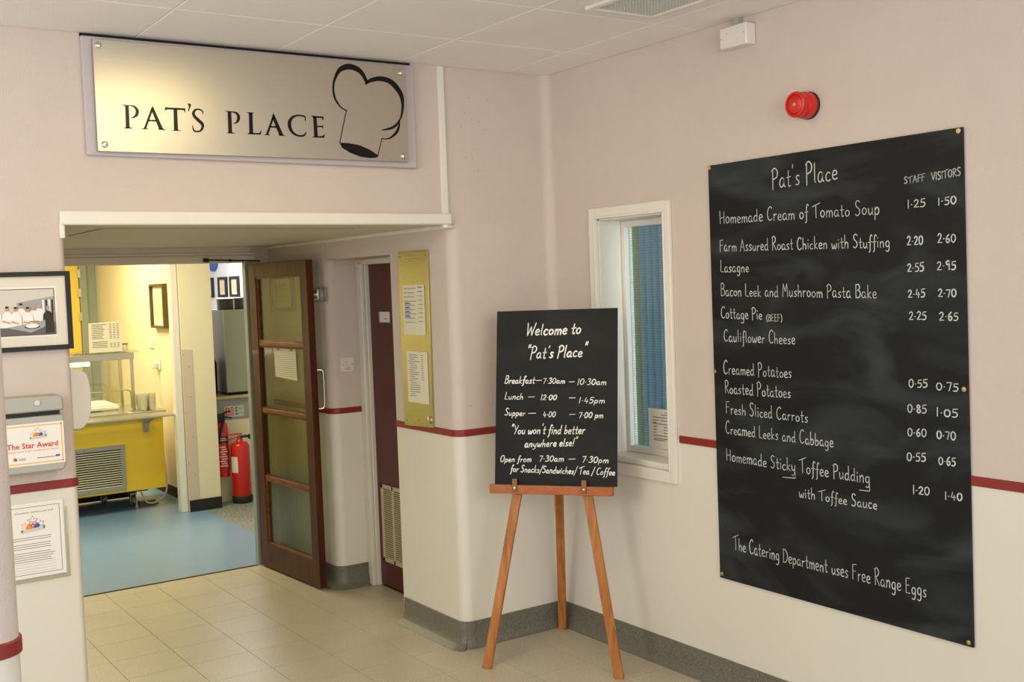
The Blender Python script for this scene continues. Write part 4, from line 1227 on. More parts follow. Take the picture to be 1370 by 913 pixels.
for (a, b, c, d) in ((X0 - .003, X0, Z0, Z1), (X1, X1 + .003, Z0 - .003, Z1 + .003), (X0, X1, Z0 - .003, Z0), (X0, X1, Z1, Z1 + .003)): mb.box(a, b, c, d, .0124, .0132)
obj('print_edge', mb, M['gilt'], t)

def star(cx, cz, r, rot=90, k=.45):
    return [(cx + (r if i % 2 == 0 else r * k) * math.cos(math.radians(rot + 36 * i)), cz + (r if i % 2 == 0 else r * k) * math.sin(math.radians(rot + 36 * i))) for i in range(10)]
def star_logo(fr, cx, cz, s, c, parent):
    mb = MB(fr); hh = [c]
    def P(poly, mi):
        hh[0] += .0002; mb.prism(poly, hh[0] - .0002, hh[0], mi)
    P([(cx - .34 * s, cz + .02 * s), (cx + .34 * s, cz + .10 * s), (cx + .12 * s, cz - .30 * s), (cx - .12 * s, cz - .30 * s)], 0)
    P([(cx - .62 * s, cz - .10 * s), (cx - .2 * s, cz - .04 * s), (cx - .02 * s, cz - .36 * s), (cx - .40 * s, cz - .40 * s)], 1)
    P([(cx + .62 * s, cz - .06 * s), (cx + .2 * s, cz + .02 * s), (cx + .04 * s, cz - .34 * s), (cx + .40 * s, cz - .30 * s)], 2)
    P(star(cx, cz + .22 * s, .42 * s), 0); P(star(cx, cz + .22 * s, .345 * s), 3)
    P(star(cx - .58 * s, cz - .08 * s, .28 * s, 80), 1); P(star(cx - .58 * s, cz - .08 * s, .215 * s, 80), 3)
    P(star(cx + .58 * s, cz - .02 * s, .28 * s, 100), 2); P(star(cx + .58 * s, cz - .02 * s, .225 * s, 100), 3)
    P([(cx - .05 * s, cz - .10 * s), (cx + .05 * s, cz - .08 * s), (cx + .05 * s, cz - .18 * s), (cx - .05 * s, cz - .2 * s)], 3)
    P([(cx - .85 * s, cz - .62 * s), (cx - .66 * s, cz - .54 * s), (cx - .62 * s, cz - .38 * s), (cx - .88 * s, cz - .40 * s), (cx - .80 * s, cz - .5 * s)], 4)
    P([(cx + .85 * s, cz - .42 * s), (cx + .66 * s, cz - .44 * s), (cx + .62 * s, cz - .24 * s), (cx + .88 * s, cz - .20 * s), (cx + .80 * s, cz - .32 * s)], 4)
    P([(cx - .72 * s, cz - .60 * s), (cx + .72 * s, cz - .46 * s), (cx + .70 * s, cz - .28 * s), (cx - .70 * s, cz - .40 * s)], 5)
    return obj('star_emblem', mb, [M['red_ink'], M['orange_ink'], M['blue_ink2'], M['paper'], M['green_ink'], M['print_bg']], parent)

t = thing('nomination_box', (-2.56, 0.0, 1.135), 'grey lockable nomination box with The Star Award label on the left pier', 'post box')
bx0, bx1, bz0, bz1 = -2.83, -2.430, 1.135, 1.425
mb = MB(F); mb.prism([(bx0, bz0), (bx1 - .01, bz0), (bx1, bz0 + .02), (bx1, bz1 - .075), (bx0, bz1 - .075)], 0.0, 0.095)
obj('box_body', mb, M['plastic_grey'], t, bevel=.006)
mb = MB(F); mb.prism([(bx0, bz1 - .058), (bx1, bz1 - .058), (bx1, bz1 - .012), (bx1 - .016, bz1), (bx0, bz1 + .004)], 0.0, 0.100)
obj('lid', mb, M['plastic_grey'], t, bevel=.006)
mb = MB(F); mb.box(bx0 + .01, bx1 - .012, bz1 - .078, bz1 - .055, 0.0, 0.088)
obj('slot', mb, M['black_matt'], t)['label'] = 'dark posting slot'
mb = MB(F); mb.cyl((-2.525, 1.402, .100), (-2.525, 1.402, .106), .0115, .0105, 20); mb.cyl((-2.525, 1.402, .106), (-2.525, 1.402, .1075), .0065, .006, 16)
obj('lock', mb, M['chrome'], t)
lb = MB(F); lx_0, lx_1, lz_0, lz_1 = -2.80, -2.433, 1.165, 1.325
lb.box(lx_0, lx_1, lz_0, lz_1, .095, .0962)
lab = obj('label_card', lb, M['paper'], t)
mb = MB(F); e = .007
for (a, b, c, d) in ((lx_0 + e, lx_1 - e, lz_1 - e - .004, lz_1 - e), (lx_0 + e, lx_1 - e, lz_0 + e, lz_0 + e + .004), (lx_1 - e - .004, lx_1 - e, lz_0 + e, lz_1 - e)): mb.box(a, b, c, d, .0962, .0966)
obj('card_border', mb, M['gold_border'], lab)
star_logo(F, -2.527, 1.287, .036, .0962, lab)
text_mesh('card_title', 'The Star Award', F, -2.640, 1.232, .183, .021, M['red_ink'], lab, .0967, bold=0.025)
text_mesh('card_text', 'Please post your nomination here!', F, -2.640, 1.219, .183, .006, M['red_ink'], lab, .0967)
mb = MB(F); mb.box(-2.535, -2.470, 1.190, 1.193, .0962, .0966); mb.box(-2.60, -2.575, 1.193, 1.195, .0962, .0966); mb.box(-2.60, -2.575, 1.188, 1.190, .0962, .0966)
obj('small_print', mb, M['ink'], lab)
mb = MB(F); mb.box(-2.468, -2.452, 1.190, 1.198, .0962, .0966)
obj('blue_mark', mb, M['blue_ink2'], lab)
mb = MB(F); mb.cyl((-2.612, 1.193, .0962), (-2.612, 1.193, .0966), .007, .007, 12, 0); mb.cyl((-2.610, 1.190, .0966), (-2.610, 1.190, .0968), .004, .004, 10, 1)
obj('round_emblem', mb, [M['red_ink'], M['blue_ink2']], lab)

t = thing('award_poster', (-2.52, 0.0, 0.70), 'white award poster with three stars in a clear holder under the red strip', 'poster')
mb = MB(F); mb.box(-2.70, -2.434, 0.715, 1.008, 0.003, 0.006)
obj('paper', mb, M['paper'], t)
mb = MB(F)
mb.box(-2.70, -2.447, .990, .992, .006, .0064); mb.box(-2.449, -2.447, .728, .992, .006, .0064); mb.box(-2.70, -2.447, .728, .730, .006, .0064)
random.seed(5)
for i in range(12):
    z = .872 - i * .0085
    if i in (2, 6): continue
    mb.box(-2.66, -2.47 - random.random() * .02, z, z + .0022, .006, .0063)
for i in range(4): mb.box(-2.66, -2.47, .77 - i * .011, .7708 - i * .011, .006, .0063)
obj('print', mb, M['ink'], t)
text_mesh('print_line', 'of patients, visitors and staff', F, -2.612, .968, .142, .008, M['ink'], t, .0066)
star_logo(F, -2.548, .925, .052, .006, t)
text_mesh('print_word', 'Star', F, -2.560, .931, .024, .008, M['ink_blue'], t, .0105)
mb = MB(F); mb.box(-2.70, -2.420, .698, .712, 0.0, .014); mb.box(-2.428, -2.420, .712, .975, 0.0, .012)
obj('holder', mb, M['clear'], t, bevel=.001)

t = thing('soap_dispenser', (-2.33, 0.15, 1.262), 'white rounded hand gel dispenser inside the opening beside the left pier', 'dispenser')
pr_ = [(0.0, 1.27), (.035, 1.262), (.058, 1.272), (.078, 1.30), (.088, 1.345), (.089, 1.40), (.086, 1.45), (.075, 1.487), (.052, 1.506), (.02, 1.511), (0.0, 1.511)]
Fd = Frame((-2.37, 0.15, 0), (1, 0, 0), (0, 0, 1), (0, -1, 0))
mb = MB(Fd); mb.prism(smooth_pts(pr_, 3), -.055, .055, 0, True)
obj('housing', mb, M['plastic_w'], t, bevel=.010, seg=3, angle=50)
mb = MB(Fd); mb.box(.02, .06, 1.255, 1.268, -.02, .02)
obj('nozzle', mb, M['plastic_grey'], t, bevel=.002)
# ---------------------------------------------------------------- kitchen shell beyond the doorway
mb = MB(); mb.box(-3.0, -0.43, 2.31, 7.60, -0.03, 0.001)
structure(obj('floor_kitchen', mb, M['blue_vinyl']))
mb = MB(); mb.box(-0.43, 1.05, 2.40, 9.6, -0.03, 0.0005)
structure(obj('floor_servery', mb, M['speck_vinyl']))
mb = MB(); mb.box(-2.37, -0.776, 2.300, 2.316, 0.0, 0.004)
structure(obj('trim_12', mb, M['joint']))
mb = MB(); mb.box(-3.0, 1.2, 2.40, 9.7, 2.66, 2.72)
structure(obj('ceiling_kitchen', mb, M['kit_ceiling']))
mb = MB(); mb.box(-3.05, -2.95, 2.40, 7.7, 0, 2.66)
structure(obj('wall_kitchen_left', mb, M['cream_wall']))
mb = MB(); mb.box(-0.43, -0.30, 4.49, 7.60, 0, 2.66)
structure(obj('wall_kitchen_partition', mb, M['cream_wall']))
mb = MB(); mb.box(-3.05, -0.43, 7.58, 7.68, 0, 2.66)
structure(obj('wall_kitchen_back', mb, M['cream_wall']))
mb = MB(); mb.box(1.0, 1.1, 2.40, 9.7, 0, 2.66)
structure(obj('wall_servery_right', mb, M['kit_white']))
mb = MB(); mb.box(-0.30, 1.0, 9.6, 9.7, 0, 2.66)
structure(obj('wall_servery_back', mb, M['kit_white']))
mb = MB(); mb.box(-0.30, 1.0, 2.40, 2.46, 0, 2.66)
structure(obj('wall_servery_front', mb, M['kit_white']))
mb = MB(); mb.box(-0.554, -0.285, 4.37, 4.49, 0, 2.66)
structure(obj('wall_nib', mb, M['cream_wall'], bevel=.003))
mb = MB(); mb.box(-0.618, -0.557, 4.385, 4.47, 0, 2.66)
structure(obj('trim_13', mb, M['white_paint'], bevel=.008))
mb = MB(front(4.37)); mb.box(-0.553, -0.282, 0, 0.098, 0, .012)
structure(obj('baseboard_nib', mb, M['black_matt'], bevel=.003))
mb = MB(side(-0.43)); mb.box(-7.5, -4.5, 0, 0.09, 0, .008)
structure(obj('baseboard_partition', mb, M['dark']))
# far doorway in the kitchen: grey frame, yellow door
d3 = bpy.data.objects.new('door_3', None); COL.objects.link(d3); d3.location = (-0.9, 7.55, 0); WO[d3.name] = Vector(d3.location); structure(d3)
mb = MB(); mb.box(-0.605, -0.53, 7.49, 7.58, 0, 2.35); mb.box(-0.53, -0.43, 7.53, 7.58, 0, 2.35)
obj('door_frame', mb, M['frame_grey'], d3, bevel=.004)
mb = MB(); mb.box(-1.5, -0.61, 7.50, 7.56, 0, 2.35)
obj('door_panel', mb, M['yellow_door'], d3, bevel=.004)
for z in (1.55, 1.80, 2.0):
    mb = MB(); mb.box(-0.625, -0.592, 7.478, 7.50, z, z + .09)
    obj('hinge', mb, M['stainless'], d3, bevel=.002)

mb = MB(front(4.37)); mb.prism([(-.556, 0.06), (-.468, .06), (-.468, 1.335), (-.556, 1.345)], 0, .005)
t = obj('corner_guard', mb, M['guard'], bevel=.001)
tag(t, 'beige plastic guard strip screwed to the kitchen wall end', 'wall guard')
for x, z in ((-.545, 1.30), (-.50, 1.20), (-.50, .95), (-.545, .82), (-.495, .62), (-.545, .40), (-.495, .30), (-.495, .12)):
    m2 = MB(front(4.37)); m2.cyl((x, z, .005), (x, z, .007), .004, .003, 10)
    obj('guard_screw', m2, M['plastic_screw'], t)

# wall items on the partition side wall
FK = side(-0.43)
framed('kitchen_picture', 'dark framed print with a cream mount on the yellow-lit kitchen wall', FK, -5.46, -5.06, 1.50, 1.892, .022, .05, M['gilt'], .05)
t = thing('socket_switch', (-0.43, 5.63, 1.315), 'white switch plate on the kitchen wall below the framed print', 'switch')
mb = MB(FK); mb.box(-5.68, -5.56, 1.31, 1.395, 0, .012); obj('face_plate', mb, M['plastic_w'], t, bevel=.003)
mb = MB(FK); mb.box(-5.635, -5.605, 1.335, 1.37, .012, .018); obj('rocker', mb, M['plastic_w'], t, bevel=.002)
t = thing('wall_socket', (-0.43, 5.43, 1.12), 'white wall socket with a plug and cable above the counter end', 'socket')
mb = MB(FK); mb.box(-5.49, -5.37, 1.12, 1.225, 0, .012); obj('face_plate', mb, M['plastic_w'], t, bevel=.003)
mb = MB(FK); mb.box(-5.485, -5.42, 1.135, 1.185, .012, .055); obj('plug', mb, M['plastic_w'], t, bevel=.008)
mb = MB(); mb.tube(smooth_pts([(-.475, 5.45, 1.14), (-.47, 5.44, 1.05), (-.45, 5.42, .95), (-.445, 5.40, .80)], 5), .004, 8)
obj('plug_cable', mb, M['cable'], t)

# ---------------------------------------------------------------- servery counter
t = thing('servery_counter', (-1.4, 5.0, 0.0), 'yellow food servery counter with a cream louvred grille and a steel top', 'counter')
YF = 4.72
mb = MB(); mb.box(-2.5, -0.632, YF, YF + .03, .176, .780)
obj('front_panel', mb, M['yellow'], t, bevel=.002)
mb = MB(); mb.box(-2.5, -0.640, YF + .03, 5.42, .20, .775)
obj('cabinet_body', mb, M['yellow'], t)
mb = MB(); mb.box(-2.5, -0.72, YF + .24, 5.38, .125, .20)
obj('chassis', mb, M['dark'], t)
mb = MB(); mb.box(-2.5, -0.72, 5.39, 5.41, .012, .19)  # added black panel, keeps light from behind off the floor underneath
obj('light_block_panel', mb, M['dark'], t)
mb = MB(); mb.box(-2.5, -0.640, YF - .03, 5.46, .780, .792); mb.box(-2.5, -0.640, YF - .03, YF - .01, .7921, .8149); mb.box(-2.5, -0.92, YF - .03, YF + .22, .815, .832)
mb.box(-0.639, -0.610, YF - .03, 5.46, .780, .8149); mb.box(-0.9199, -0.610, YF - .03, 5.46, .815, .832)
obj('worktop', mb, M['stainless'], t, bevel=.003)
mb = MB()
for i in range(22): mb.box(-1.45 + i * .018, -1.442 + i * .018, YF + .228, YF + .30, .834, .837)
obj('well_vent', mb, M['dark'], t)
FG = front(YF)
gx0, gx1, gz0, gz1 = -1.80, -0.958, .196, .572
mb = MB(FG)
for (a, b, c, d) in ((gx0, gx1, gz0, gz0 + .035), (gx0, gx1, gz1 - .035, gz1), (gx0, gx0 + .035, gz0 + .035, gz1 - .035), (gx1 - .035, gx1, gz0 + .035, gz1 - .035)): mb.box(a, b, c, d, 0, .010)
gr = obj('grille_frame', mb, M['alu'], t, bevel=.002)
mb = MB(FG); mb.box(gx0 + .03, gx1 - .03, gz0 + .03, gz1 - .03, 0.0005, .002)
obj('grille_backing', mb, M['dark'], gr)
nl = 16
lz = (gz1 - gz0 - .07) / nl
for i in range(nl):
    z = gz0 + .035 + lz * i
    mb = MB(FG)
    mb.add([(gx0 + .035, z + .003, .009), (gx1 - .035, z + .003, .009), (gx1 - .035, z + .0098, .004), (gx0 + .035, z + .0098, .004),
            (gx0 + .035, z + .0015, .0075), (gx1 - .035, z + .0015, .0075), (gx1 - .035, z + .0083, .0025), (gx0 + .035, z + .0083, .0025)],
           [(0, 1, 2, 3), (7, 6, 5, 4), (0, 4, 5, 1), (3, 2, 6, 7), (0, 3, 7, 4), (1, 5, 6, 2)])
    obj('louvre', mb, M['louvre'], gr)
for x, z in ((-1.28, .59), (gx1 - .015, .38), (-1.26, gz0 + .015)):
    mb = MB(FG); mb.cyl((x, min(z, gz1 - .015), .010), (x, min(z, gz1 - .015), .012), .005, .004, 10)
    obj('grille_screw', mb, M['plastic_screw'], gr)
# tray slide
for i in range(6):
    y = 4.42 + i * .05
    mb = MB(); mb.box(-2.5, -0.615, y, y + .026, .800, .818)
    obj('tray_bar', mb, M['stainless'], t, bevel=.004)
for x in (-0.78, -1.75):
    mb = MB(Frame((x, 0, 0), (0, 1, 0), (0, 0, 1), (1, 0, 0)))
    mb.prism([(4.44, .80), (4.72, .80), (4.72, .66), (4.69, .66), (4.66, .74)], -.018, .018)
    mb.box(4.69, 4.72, .66, .80, -.022, .022)
    obj('tray_bracket', mb, M['alu'], t, bevel=.003)
# castors
for x, y in ((-0.845, 4.98), (-1.02, 5.25), (-1.9, 4.98)):
    mb = MB(); mb.box(x - .03, x + .03, y - .03, y + .03, .105, .12); mb.box(x - .025, x - .018, y - .02, y + .02, .03, .11); mb.box(x + .018, x + .025, y - .02, y + .02, .03, .11)
    cst = obj('castor', mb, M['alu'], t, bevel=.002)
    mb = MB(); mb.cyl((x - .015, y, .05), (x + .015, y, .05), .05, n=24)
    obj('wheel', mb, M['plastic_screw'], cst)
# gantry
for y in (4.935, 5.30):
    mb = MB(); mb.box(-0.815, -0.790, y, y + .025, .832, 1.285)
    obj('gantry_post', mb, M['stainless'], t, bevel=.003)
mb = MB(); mb.box(-2.5, -0.785, 4.92, 4.945, 1.262, 1.318); mb.box(-2.5, -0.785, 5.30, 5.325, 1.262, 1.318); mb.box(-0.81, -0.785, 4.945, 5.30, 1.262, 1.318)
obj('gantry_fascia', mb, M['stainless'], t, bevel=.003)
mb = MB(); mb.box(-2.5, -0.745, 4.90, 5.36, 1.320, 1.330)
obj('glass_shelf', mb, M['clear'], t, bevel=.002)
mb = MB(); mb.cyl((-2.4, 5.06, 1.235), (-1.12, 5.06, 1.235), .016, n=14); 
obj('heat_lamp', mb, M['lamp'], t)['label'] = 'lit strip lamp under the gantry'
mb = MB(); mb.box(-2.5, -1.06, 5.03, 5.09, 1.255, 1.275)
obj('lamp_housing', mb, M['stainless'], t, bevel=.003)
mb = MB(); mb.tube([(-2.4, 4.93, 1.005), (-0.86, 4.93, 1.005), (-0.835, 4.93, 0.995), (-0.825, 4.93, .97), (-.825, 4.93, .84)], .007, 8)
mb.tube([(-2.4, 5.1, 1.07), (-1.12, 5.1, 1.07)], .007, 8)
obj('guard_rail', mb, M['brass'], t)
mb = MB(); mb.box(-2.5, -0.80, 5.325, 5.333, .86, 1.26)
obj('back_glass', mb, M['clear'], t)

SERV = t
# things on the counter
t = thing('price_notice', (-1.0, 4.97, 1.331), 'white printed price list standing on the glass shelf over the counter', 'notice')
FN = front(4.97)
mb = MB(FN); mb.prism([(-1.136, 1.331), (-.866, 1.331), (-.870, 1.585), (-1.131, 1.578)], 0, .0015)
obj('paper', mb, M['paper_y'], t)
mb = MB(FN)
random.seed(11)
for i in range(14):
    z = 1.560 - i * .0145
    if i in (9,): continue
    x1 = -1.03 + random.random() * .03 if 1 <= i < 9 else -.985
    mb.box(-1.108, x1, z, z + .006, .0015, .002)
    if i < 9 or i > 10:
        for x in (-.965, -.935, -.905): mb.box(x, x + .018, z, z + .006, .0015, .002)
obj('print', mb, M['ink'], t)
t = thing('shelf_pot', (-.80, 5.14, 1.331), 'small steel pot with a lid at the right end of the glass shelf', 'pot')
mb = MB(); mb.lathe([(.001, 1.331), (.024, 1.331), (.025, 1.375), (.024, 1.378)], (-.80, 5.14, 0), 20)
obj('pot', mb, M['stainless'], t)
mb = MB(); mb.lathe([(.025, 1.378), (.027, 1.382), (.026, 1.388), (.001, 1.392)], (-.80, 5.14, 0), 20)
obj('lid', mb, M['gilt'], t)
t = thing('serving_dish', (-1.02, 5.1, .833), 'long white serving dish with a lid behind the counter guard rail', 'dish')
mb = MB(); mb.box(-1.20, -.90, 5.02, 5.20, .833, .868)
obj('dish', mb, M['china'], t, bevel=.012, seg=3)
mb = MB(); mb.prism([(-1.19, 5.03), (-.91, 5.03), (-.91, 5.19), (-1.19, 5.19)], .868, .874)
mb.add([(-1.19, 5.03, .874), (-.91, 5.03, .874), (-.91, 5.19, .874), (-1.19, 5.19, .874), (-1.12, 5.08, .915), (-1.0, 5.08, .915), (-1.0, 5.14, .915), (-1.12, 5.14, .915)], [(0, 1, 5, 4), (1, 2, 6, 5), (2, 3, 7, 6), (3, 0, 4, 7), (4, 5, 6, 7)])
obj('lid', mb, M['china'], t)
t0 = None
gl_spots = [(-.76, 4.80, 7), (-.69, 4.80, 7), (-.755, 4.88, 6), (-.685, 4.88, 6), (-.75, 4.96, 6), (-.68, 4.96, 5)]
lab_ = ['front left', 'front right', 'middle left', 'middle right', 'back left', 'back right']
for (x, y, n_), w in zip(gl_spots, lab_):
    for k in range(n_):
        z = .8325 + k * .015
        mb = MB(); mb.lathe([(.001, z), (.022, z), (.032, z + .050), (.0305, z + .050), (.021, z + .004), (.001, z + .003)], (x, y, 0), 18)
        g_ = obj('glass_bowl', mb, M['glass_ware'])
        tag(g_, '%s glass bowl of the %s stack at the right end of the servery' % ('topmost' if k == n_ - 1 else ['lowest', 'second lowest', 'third lowest', 'fourth lowest', 'fifth lowest', 'sixth lowest'][k], w), 'bowl', 'stacked glass bowls on the servery')
# trailing cable and box under the counter
mb = MB(); mb.tube(smooth_pts([(-.622, 4.80, .50), (-.605, 4.82, .36), (-.590, 4.84, .22), (-.60, 4.86, .10), (-.66, 4.90, .03), (-.74, 4.92, .03), (-.78, 4.96, .12)], 6), .008, 8)
obj('power_cable', mb, M['cable'], SERV)['label'] = 'thick cream cable'
mb = MB(); mb.box(-.79, -.65, 4.98, 5.04, .002, .035)
mb.tube([(-.80, 4.93, .008), (-.72, 4.92, .008), (-.64, 4.95, .008)], .007, 8)
tag(obj('extension_block', mb, M['plastic_screw'], bevel=.003), 'low grey extension block lying on the floor under the counter', 'extension lead')

# ---------------------------------------------------------------- servery back area : unit, container, extinguishers, pictures
t = thing('storage_unit', (0.35, 4.85, 0.0), 'grey floor cupboard with a wood-edged shelf top behind the fire extinguishers', 'cupboard')
mb = MB(); mb.box(-.282, .96, 4.60, 5.20, .70, .885)
obj('upper_panel', mb, M['unit_low'], t, bevel=.002)
mb = MB(); mb.box(-.282, .96, 4.603, 5.20, .0, .70)
obj('lower_panel', mb, M['cream_wall'], t, bevel=.002)
mb = MB(); mb.box(-.284, .97, 4.57, 5.22, .885, .908)
obj('shelf_top', mb, M['wood_edge'], t, bevel=.002)
t = thing('counter_cabinet', (0.15, 4.85, 0.908), 'tall grey-green cabinet standing on the wood-edged shelf top', 'cabinet')
mb = MB(); mb.box(-.07, .50, 4.62, 5.05, .908, .935)
obj('plinth', mb, M['dark'], t)
mb = MB(); mb.box(-.105, .52, 4.60, 4.625, .935, 1.645)
obj('front_panel', mb, M['unit_grey'], t, bevel=.002)
mb = MB(); mb.box(-.103, .52, 4.625, 5.08, .935, 1.645)
obj('cabinet_body', mb, M['unit_side'], t, bevel=.002)
mb = MB(); mb.cyl((-.06, 4.70, .908), (-.06, 4.70, .935), .012, n=12)
obj('foot', mb, M['wood_edge'], t)
t = thing('blue_bin', (-.20, 4.82, .909), 'dark navy container partly hidden beside the grey-green cabinet', 'container')
mb = MB(); mb.lathe([(.001, .909), (.075, .909), (.082, .93), (.085, 1.18), (.07, 1.22), (.03, 1.235), (.028, 1.26), (.001, 1.26)], (-.20, 4.82, 0), 24)
obj('body', mb, M['navy'], t)
t = thing('tinted_container', (.02, 4.80, 1.645), 'round dark tinted plastic container on top of the grey-green cabinet', 'container')
mb = MB(); mb.lathe([(.001, 1.646), (.118, 1.646), (.120, 1.66), (.122, 1.725), (.120, 1.735), (.112, 1.735), (.112, 1.66), (.001, 1.655)], (.035, 4.80, 0), 32)
obj('drum', mb, M['tint'], t)
mb = MB(); mb.lathe([(.001, 1.733), (.124, 1.733), (.125, 1.742), (.10, 1.750), (.001, 1.752)], (.035, 4.80, 0), 32)
obj('lid', mb, M['gilt'], t)
mb = MB(); mb.box(.012, .020, 4.672, 4.680, 1.648, 1.732)
obj('handle', mb, M['plastic_w'], t)
FW_ = side(1.0)
def yx1(y): return -y
for i, (a, b) in enumerate(((-8.30, -7.97), (-7.78, -7.52), (-7.40, -7.14))):
    framed('small_picture', ['leftmost of the black framed pictures on the white wall beyond', 'middle black framed picture on the white wall beyond', 'rightmost black framed picture on the white wall beyond'][i], FW_, a, b, 1.74, 1.97, .03, .03, M['black_matt'], .03, 'pictures on the far white wall')
t = thing('wall_clock', (1.0, 7.95, 2.0), 'blue rimmed round wall clock cut off by the door head', 'clock')
mb = MB(FW_); mb.lathe([(.13, 0), (.15, .01), (.15, .03), (.13, .04), (.12, .03)], (-7.93, 2.19, 0), 32)
obj('rim', mb, M['blue'], t)
mb = MB(FW_); mb.cyl((-7.93, 2.19, 0), (-7.93, 2.19, .02), .13, n=32)
obj('dial', mb, M['paper'], t)
t = thing('wall_sensor', (1.0, 6.9, 2.0), 'small cream sensor box high on the white wall beyond the kitchen', 'sensor')
mb = MB(FW_); mb.box(-6.93, -6.83, 2.03, 2.10, 0, .05)
obj('housing', mb, M['plastic_w'], t, bevel=.01)

def extinguisher(name, label, x, y, z, r, h, black_base, kind, rz=0.0):
    q = thing(name, (x, y, z), label, 'fire extinguisher', 'fire extinguishers in the servery')
    c = (x, y, z)
    mb = MB(); zb = .055 if black_base else 0.0
    mb.lathe([(.001, zb), (r * .92, zb), (r, zb + .012), (r, h - .05), (r * .95, h - .025), (r * .75, h - .006), (r * .4, h + .004), (r * .3, h + .02), (.001, h + .02)], c, 32)
    obj('cylinder', mb, M['ext_red'], q)
    if black_base:
        mb = MB(); mb.lathe([(.001, 0.0), (r * .98, 0.0), (r * 1.04, .008), (r * 1.04, .060), (r * 1.0, .064), (.001, .064)], c, 32)
        mb.cyl((x + r * .9, y - .02, z + .035), (x + r * .9 + .03, y - .02, z + .035), .022, n=16)
        obj('base_ring', mb, M['black_matt'], q)
    mb = MB(); mb.cyl((x, y, z + h + .01), (x, y, z + h + .05), r * .28, n=16); 
    obj('valve', mb, M['plastic_screw'], q)
    mb = MB()
    if kind == 'foam':
        mb.box(x - .10, x + .02, y - .010, y + .010, z + h + .062, z + h + .074)
        mb.add([(x - .10, y - .01, z + h + .030), (x + .02, y - .01, z + h + .060), (x + .02, y + .01, z + h + .060), (x - .10, y + .01, z + h + .030), (x - .10, y - .01, z + h + .018), (x + .02, y - .01, z + h + .048), (x + .02, y + .01, z + h + .048), (x - .10, y + .01, z + h + .018)], [(0, 1, 2, 3), (7, 6, 5, 4), (0, 4, 5, 1), (3, 2, 6, 7), (0, 3, 7, 4), (1, 5, 6, 2)])
        obj('squeeze_lever', mb, M['ext_red'], q, bevel=.002)
        mb = MB(); mb.tube(smooth_pts([(x, y - .02, z + h + .04), (x + .04, y - .03, z + h + .045), (x + .075, y - .03, z + h + .040)], 4), .010, 10); mb.box(x + .07, x + .11, y - .05, y - .01, z + h + .018, z + h + .06)
        obj('nozzle', mb, M['black_matt'], q, bevel=.003)
        mb = MB(); mb.cyl((x + .02, y - .03, z + h + .05), (x + .045, y - .03, z + h + .055), .009, n=12)
        obj('pressure_gauge', mb, M['blue'], q)
    else:
        mb = MB(); mb.tube([(x - .02, y, z + h + .05), (x + .05, y - .01, z + h + .085), (x + .085, y - .01, z + h + .088)], .009, 8); mb.tube([(x - .02, y, z + h + .045), (x + .05, y - .01, z + h + .042), (x + .095, y - .01, z + h + .030)], .007, 8)
        mb.box(x - .03, x + .03, y - .03, y + .03, z + h + .01, z + h + .07)
        obj('squeeze_lever', mb, M['black_matt'], q, bevel=.002)
        mb = MB(); mb.tube(smooth_pts([(x + .02, y - .03, z + h + .02), (x - .02, y - .07, z + h - .05), (x - .05, y - .07, z + h - .15)], 5), .012, 10)
        obj('hose', mb, M['black_matt'], q)
    def wrap(nm, a0, a1, z0, z1, m, rr=1.004):
        mb = MB(); pts = [(x + r * rr * math.cos(math.radians(a0 + (a1 - a0) * i / 10)), y + r * rr * math.sin(math.radians(a0 + (a1 - a0) * i / 10))) for i in range(11)]
        v = [(p[0], p[1], z + z0) for p in pts] + [(p[0], p[1], z + z1) for p in pts]
        mb.add(v, [(i, i + 1, 12 + i, 11 + i) for i in range(10)], 0, True)
        return obj(nm, mb, m, q)
    return q, wrap
q, wrap = extinguisher('fire_extinguisher', 'red floor-standing fire extinguisher with a black base ring and a white label', -.066, 4.47, 0.001, .080, .52, True, 'foam')
wrap('paper_label', 178, 232, .265, .400, M['paper_y'])
q, wrap = extinguisher('fire_extinguisher', 'red wall-hung fire extinguisher with black lever and black label band', -.205, 4.53, .235, .060, .46, False, 'gas')
wrap('black_label', 180, 320, .285, .345, M['black_matt'], 1.004)
for z_, w_0, w_1 in ((.31, 235, 300), (.325, 240, 290)): wrap('label_print', w_0, w_1, z_, z_ + .006, M['paper'], 1.009)
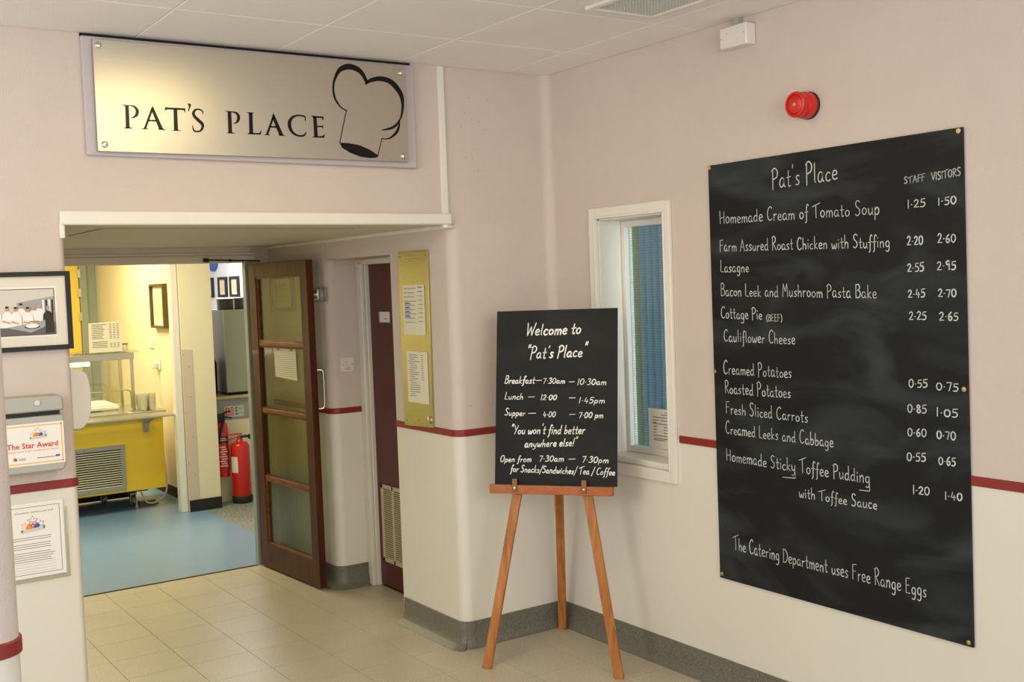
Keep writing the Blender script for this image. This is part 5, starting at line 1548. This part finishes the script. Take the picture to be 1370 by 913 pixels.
for i in range(9): wrap('label_print', 235 + (i % 2) * 12, 300 - (i % 3) * 8, .09 + i * .02, .099 + i * .02, M['paper'], 1.006)
mb = MB(); mb.box(-.24, -.14, 4.575, 4.60, .30, .36)
obj('wall_bracket', mb, M['black_matt'], q)
FS2 = front(4.60)
t = thing('extinguisher_sign', (-.06, 4.6, .725), 'small red and white fire extinguisher sign on the grey panel', 'sign')
mb = MB(FS2); mb.box(-.138, -.053, .728, .815, 0, .003); obj('plate', mb, M['paper'], t)
mb = MB(FS2); mb.box(-.132, -.097, .735, .808, .003, .0034); mb.box(-.092, -.058, .735, .808, .003, .0034); obj('red_field', mb, M['red_ink'], t)
mb = MB(FS2); mb.box(-.120, -.108, .745, .785, .0034, .0038); mb.box(-.118, -.110, .788, .800, .0034, .0038)
for i in range(4): mb.box(-.088, -.062, .745 + i * .015, .750 + i * .015, .0034, .0038)
obj('white_symbol', mb, M['paper'], t)
t = thing('safety_sign', (.01, 4.6, .725), 'small green and white safety notice beside the red extinguisher sign', 'sign')
mb = MB(FS2); mb.box(-.050, .030, .725, .815, 0, .003); obj('plate', mb, M['print_bg'], t)
mb = MB(FS2)
for z in (.790, .765, .738): mb.box(-.044, -.026, z, z + .018, .003, .0034)
for z in (.80, .79, .78, .755, .745): mb.box(-.020, .022, z, z + .003, .003, .0034)
obj('green_symbol', mb, M['green'], t)

# scuff marks left on the back wall beside the trunking
t = None
FB0 = front(0.0)
random.seed(21)
mb = MB(FB0)
for x, z in ((-.50, 2.63), (-.46, 2.60), (-.42, 2.59), (-.38, 2.55), (-.52, 2.56), (-.45, 2.48), (-.50, 2.41), (-.46, 2.41), (-.43, 2.35), (-.36, 2.70), (-.47, 2.70), (-.30, 1.9), (-.53, 1.20)):
    mb.ribbon([(x, z), (x + .006, z - .004)], .0012, 0.0, .0004)
wb_ = bpy.data.objects['wall_back']
o_ = obj('scuff_mark', mb, M['plastic_screw'], bpy.data.objects['wall_above_opening']); o_['kind'] = 'stuff'
